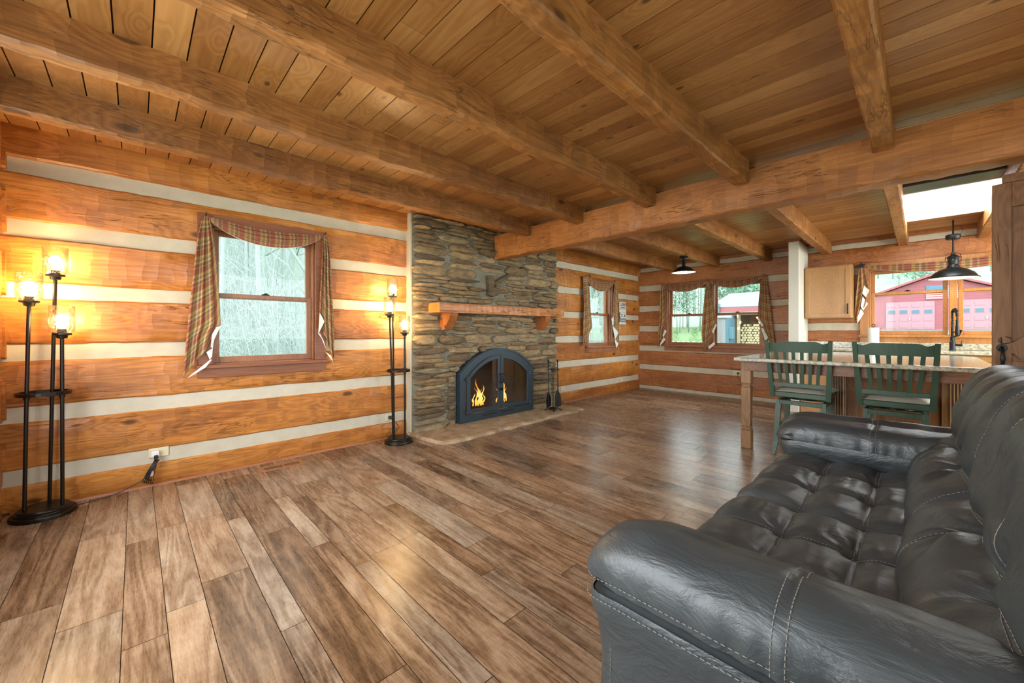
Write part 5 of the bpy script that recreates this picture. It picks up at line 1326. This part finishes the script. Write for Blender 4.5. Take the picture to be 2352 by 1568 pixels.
# one near limb crossing the upper sash of the left window
m = M(); x_, y_ = ray_xy(760, 7.5); ax_, ay_ = ray_xy(622, 7.2); bx_, by_ = ray_xy(700, 7.2); zt = 3.05
m.tube([(x_, y_, gz(x_, y_)), (x_, y_, 2.0), (x_-.1, y_+.1, 4.5)], [.12, .1, .06], 8)
m.tube([(x_, y_, 1.95), (bx_, by_, 2.25), (lerp(ax_, bx_, .5), lerp(ay_, by_, .5), 2.75), (ax_, ay_, 3.15)], [.05, .03, .02, .008], 6)
m.tube([(x_, y_, 1.3), (bx_, by_, 1.85), (lerp(ax_, bx_, .5), lerp(ay_, by_, .5), 2.35), (ax_, ay_, 2.6)], [.04, .022, .014, .005], 6)
tag(m.build('bare_tree', m_bark2, smooth=True, recalc=False), 'near bare tree whose limbs cross the upper sash of the large window', 'tree')
# garage
GX = 42
ga = thing('garage', (GX+3, -.8, 1.25), 'red two door garage with a gable roof seen through the kitchen window', 'garage')
m = M(); m.box(GX, GX+8, -4.8, 3.2, 1.2, 3.55); m.prism([(-4.8, 3.55), (3.2, 3.55), (-.8, 5.2)], GX, GX+8, 'yz'); m.build('wall', m_siding, ga)
m = M()
for s in (-1, 1):
    ye = -.8+s*4.4; m.add([(GX-.35, -.8, 5.25), (GX-.35, ye, 3.45), (GX+8.3, ye, 3.45), (GX+8.3, -.8, 5.25), (GX-.35, -.8, 5.4), (GX-.35, ye, 3.6), (GX+8.3, ye, 3.6), (GX+8.3, -.8, 5.4)], [(0, 1, 2, 3), (4, 7, 6, 5), (0, 4, 5, 1), (1, 5, 6, 2), (3, 2, 6, 7)])
m.build('roof', m_redtrim, ga)
for y0, y1, nw in ((-.69, 1.88, 4), (-4.4, -1.83, 4)):
    m = M(); m.box(GX-.06, GX+.02, y0, y1, 1.25, 3.32)
    for r_ in range(4):
        for c_ in range(4):
            a0 = lerp(y0, y1, c_/4)+.09; a1 = lerp(y0, y1, (c_+1)/4)-.09; b0 = 1.25+r_*.5175+.1; m.box(GX-.075, GX-.055, a0, a1, b0, b0+.32, bev=.015)
    gd = m.build('garage_door', m_gdoor, ga)
    for c_ in range(4):
        a0 = lerp(y0, y1, c_/4)+.13; a1 = lerp(y0, y1, (c_+1)/4)-.13; m = M(); m.box(GX-.085, GX-.07, a0, a1, 2.44, 2.70); m.build('window', m_gwin, gd)
    m = M(); m.box(GX-.10, GX-.08, (y0+y1)/2-.03, (y0+y1)/2+.03, 1.95, 2.15); m.build('handle', m_flagw, gd)
fl = thing('flag', (GX-.05, -1.0, 3.55), 'stars and stripes flag mounted on the gable of the red garage', 'flag')
fy0, fy1, fz0, fz1 = -.25, -1.9, 3.42, 4.45
m = M()
for i in range(13): m.box(GX-.06, GX-.04, fy0, fy1, fz0+(fz1-fz0)*i/13, fz0+(fz1-fz0)*(i+1)/13, 1 if i % 2 else 0)
m.build('stripes', [m_flagr, m_flagw], fl)
m = M(); m.box(GX-.07, GX-.06, fy0, lerp(fy0, fy1, .52), lerp(fz0, fz1, 6/13), fz1); cn = m.build('canton', m_flagb, fl)
m = M()
for i in range(9):
    for j in range(6 if i % 2 == 0 else 5):
        yc_ = lerp(fy0, lerp(fy0, fy1, .52), (j+(.5 if i % 2 == 0 else 1))/6); zc_ = lerp(lerp(fz0, fz1, 6/13), fz1, (i+.5)/9); pg = []
        for k_ in range(10): r_ = .032 if k_ % 2 == 0 else .013; an = PI/2+k_*PI/5; pg.append((yc_+r_*math.cos(an), zc_+r_*math.sin(an)))
        m.prism(pg, GX-.075, GX-.07, 'yz')
m.build('stars', m_flagw, cn)
# woodshed with boiler
sh_ = thing('woodshed', (21.5, 5.5, .4), 'open woodshed with a grey shingle roof seen through the far double window', 'shed')
m = M(); m.add([(19.7, 7.1, 2.17), (19.7, 2.6, 2.17), (23, 2.6, 3.05), (23, 7.1, 3.05), (19.7, 7.1, 2.25), (19.7, 2.6, 2.25), (23, 2.6, 3.15), (23, 7.1, 3.15)], [(0, 1, 2, 3), (4, 7, 6, 5), (0, 4, 5, 1), (0, 3, 7, 4), (1, 5, 6, 2)]); m.build('roof', m_shingle, sh_)
m = M(); m.box(19.6, 19.68, 2.6, 7.1, 2.02, 2.2).box(19.62, 19.66, 2.6, 7.1, 1.86, 2.02, 1); m.build('fascia', [m_redtrim, m_flagw], sh_)
m = M(); m.box(22.0, 22.1, 2.6, 7.0, .3, 2.6); m.build('back_wall', m_brownwood, sh_)
for y_ in (5.79, 3.0): m = M(); m.box(19.9, 20.02, y_-.06, y_+.06, .3, 2.2); m.build('post', plain('post wood', (.45, .36, .22), .85), sh_)
bo = thing('wood_boiler', (19.4, 6.4, .4), 'grey ribbed outdoor boiler with a white lid and blue door side', 'boiler')
m = M(); m.box(19.0, 19.9, 6.02, 6.9, .3, 1.72)
for i in range(14): m.box(18.985, 19.0, 6.16+i*.052, 6.18+i*.052, .3, 1.72)
m.build('body', m_steel, bo); m = M(); m.box(18.9, 20, 5.98, 7.0, 1.72, 1.90, bev=.02); m.build('lid', m_flagw, bo)
m = M(); m.box(18.97, 19.9, 5.90, 6.03, .3, 1.72).box(18.95, 19.2, 5.72, 5.90, .78, 1.3, bev=.02); m.build('door_side', m_blue, bo)
m = M(); m.lathe((19.5, 6.55, 1.9), [(.09, 0), (.09, .28), (.13, .36), (.13, .5), (0, .5)], 16); m.build('flue', m_blue, bo)
lg = M(); lg.lathe((0, 0, 0), [(0, 0), (.06, 0), (.066, .01), (.066, .4), (0, .4)], 9, axis='x'); lg0 = lg.build('firewood_log', m_logend, recalc=False)
i = 0
for r_ in range(9):
    for c_ in range(11):
        yy = 5.66-c_*.125-(r_ % 2)*.06+RS.uniform(-.012, .012); zz = .44+r_*.112
        if r_ == 8 and c_ % 3 == 0: continue
        o = lg0 if i == 0 else lg0.copy()
        if i: C.objects.link(o)
        i += 1; o.location = (19.95, yy, zz+.06); s_ = RS.uniform(.8, 1.0); o.scale = (1, s_, s_); tag(o, 'split log end stacked in the open woodshed', 'firewood', 'firewood stacked in the woodshed')
m = M(); m.box(19.9, 20.5, 4.1, 5.75, .3, .435); tag(m.build('log_rack', m_brownwood), 'low wooden rack under the stacked firewood', 'rack')
# bushes and fence
for k_, (y_, w2, hh) in enumerate(((7.0, .36, .62), (6.2, .36, .7), (7.8, .36, .66))):
    bo = thing('bush', (16, y_, .55), ['bright green bush at the middle of the fence outside the left sash', 'bright green bush on the fence nearest the middle curtain', 'bright green bush on the fence at the window edge'][k_], 'bush')
    m = foliage(30+k_, 5.2, 1.0, 700, 0); m.v = [(16+a*w2*.8, y_+b*w2, .55+c*hh/5.2) for a, b, c in m.v]; m.build('leaves', m_leafb, bo, recalc=False)
    m = M(); m.tube([(16, y_, .05), (16, y_, .8)], .02, 6); m.build('stem', m_bark, bo)
fe = thing('fence', (15.8, 7, .1), 'weathered picket fence below the green bushes outside', 'fence')
m = M()
for i in range(40): m.box(15.7, 15.72, 5.2+i*.1, 5.28+i*.1, .1, .72+.02*math.sin(i*3))
m.build('pickets', plain('grey fence wood', (.45, .44, .42), .9), fe)
m = M(); m.box(15.72, 15.76, 5.2, 9.2, .55, .62); m.build('rail', plain('grey fence rail', (.4, .39, .37), .9), fe)
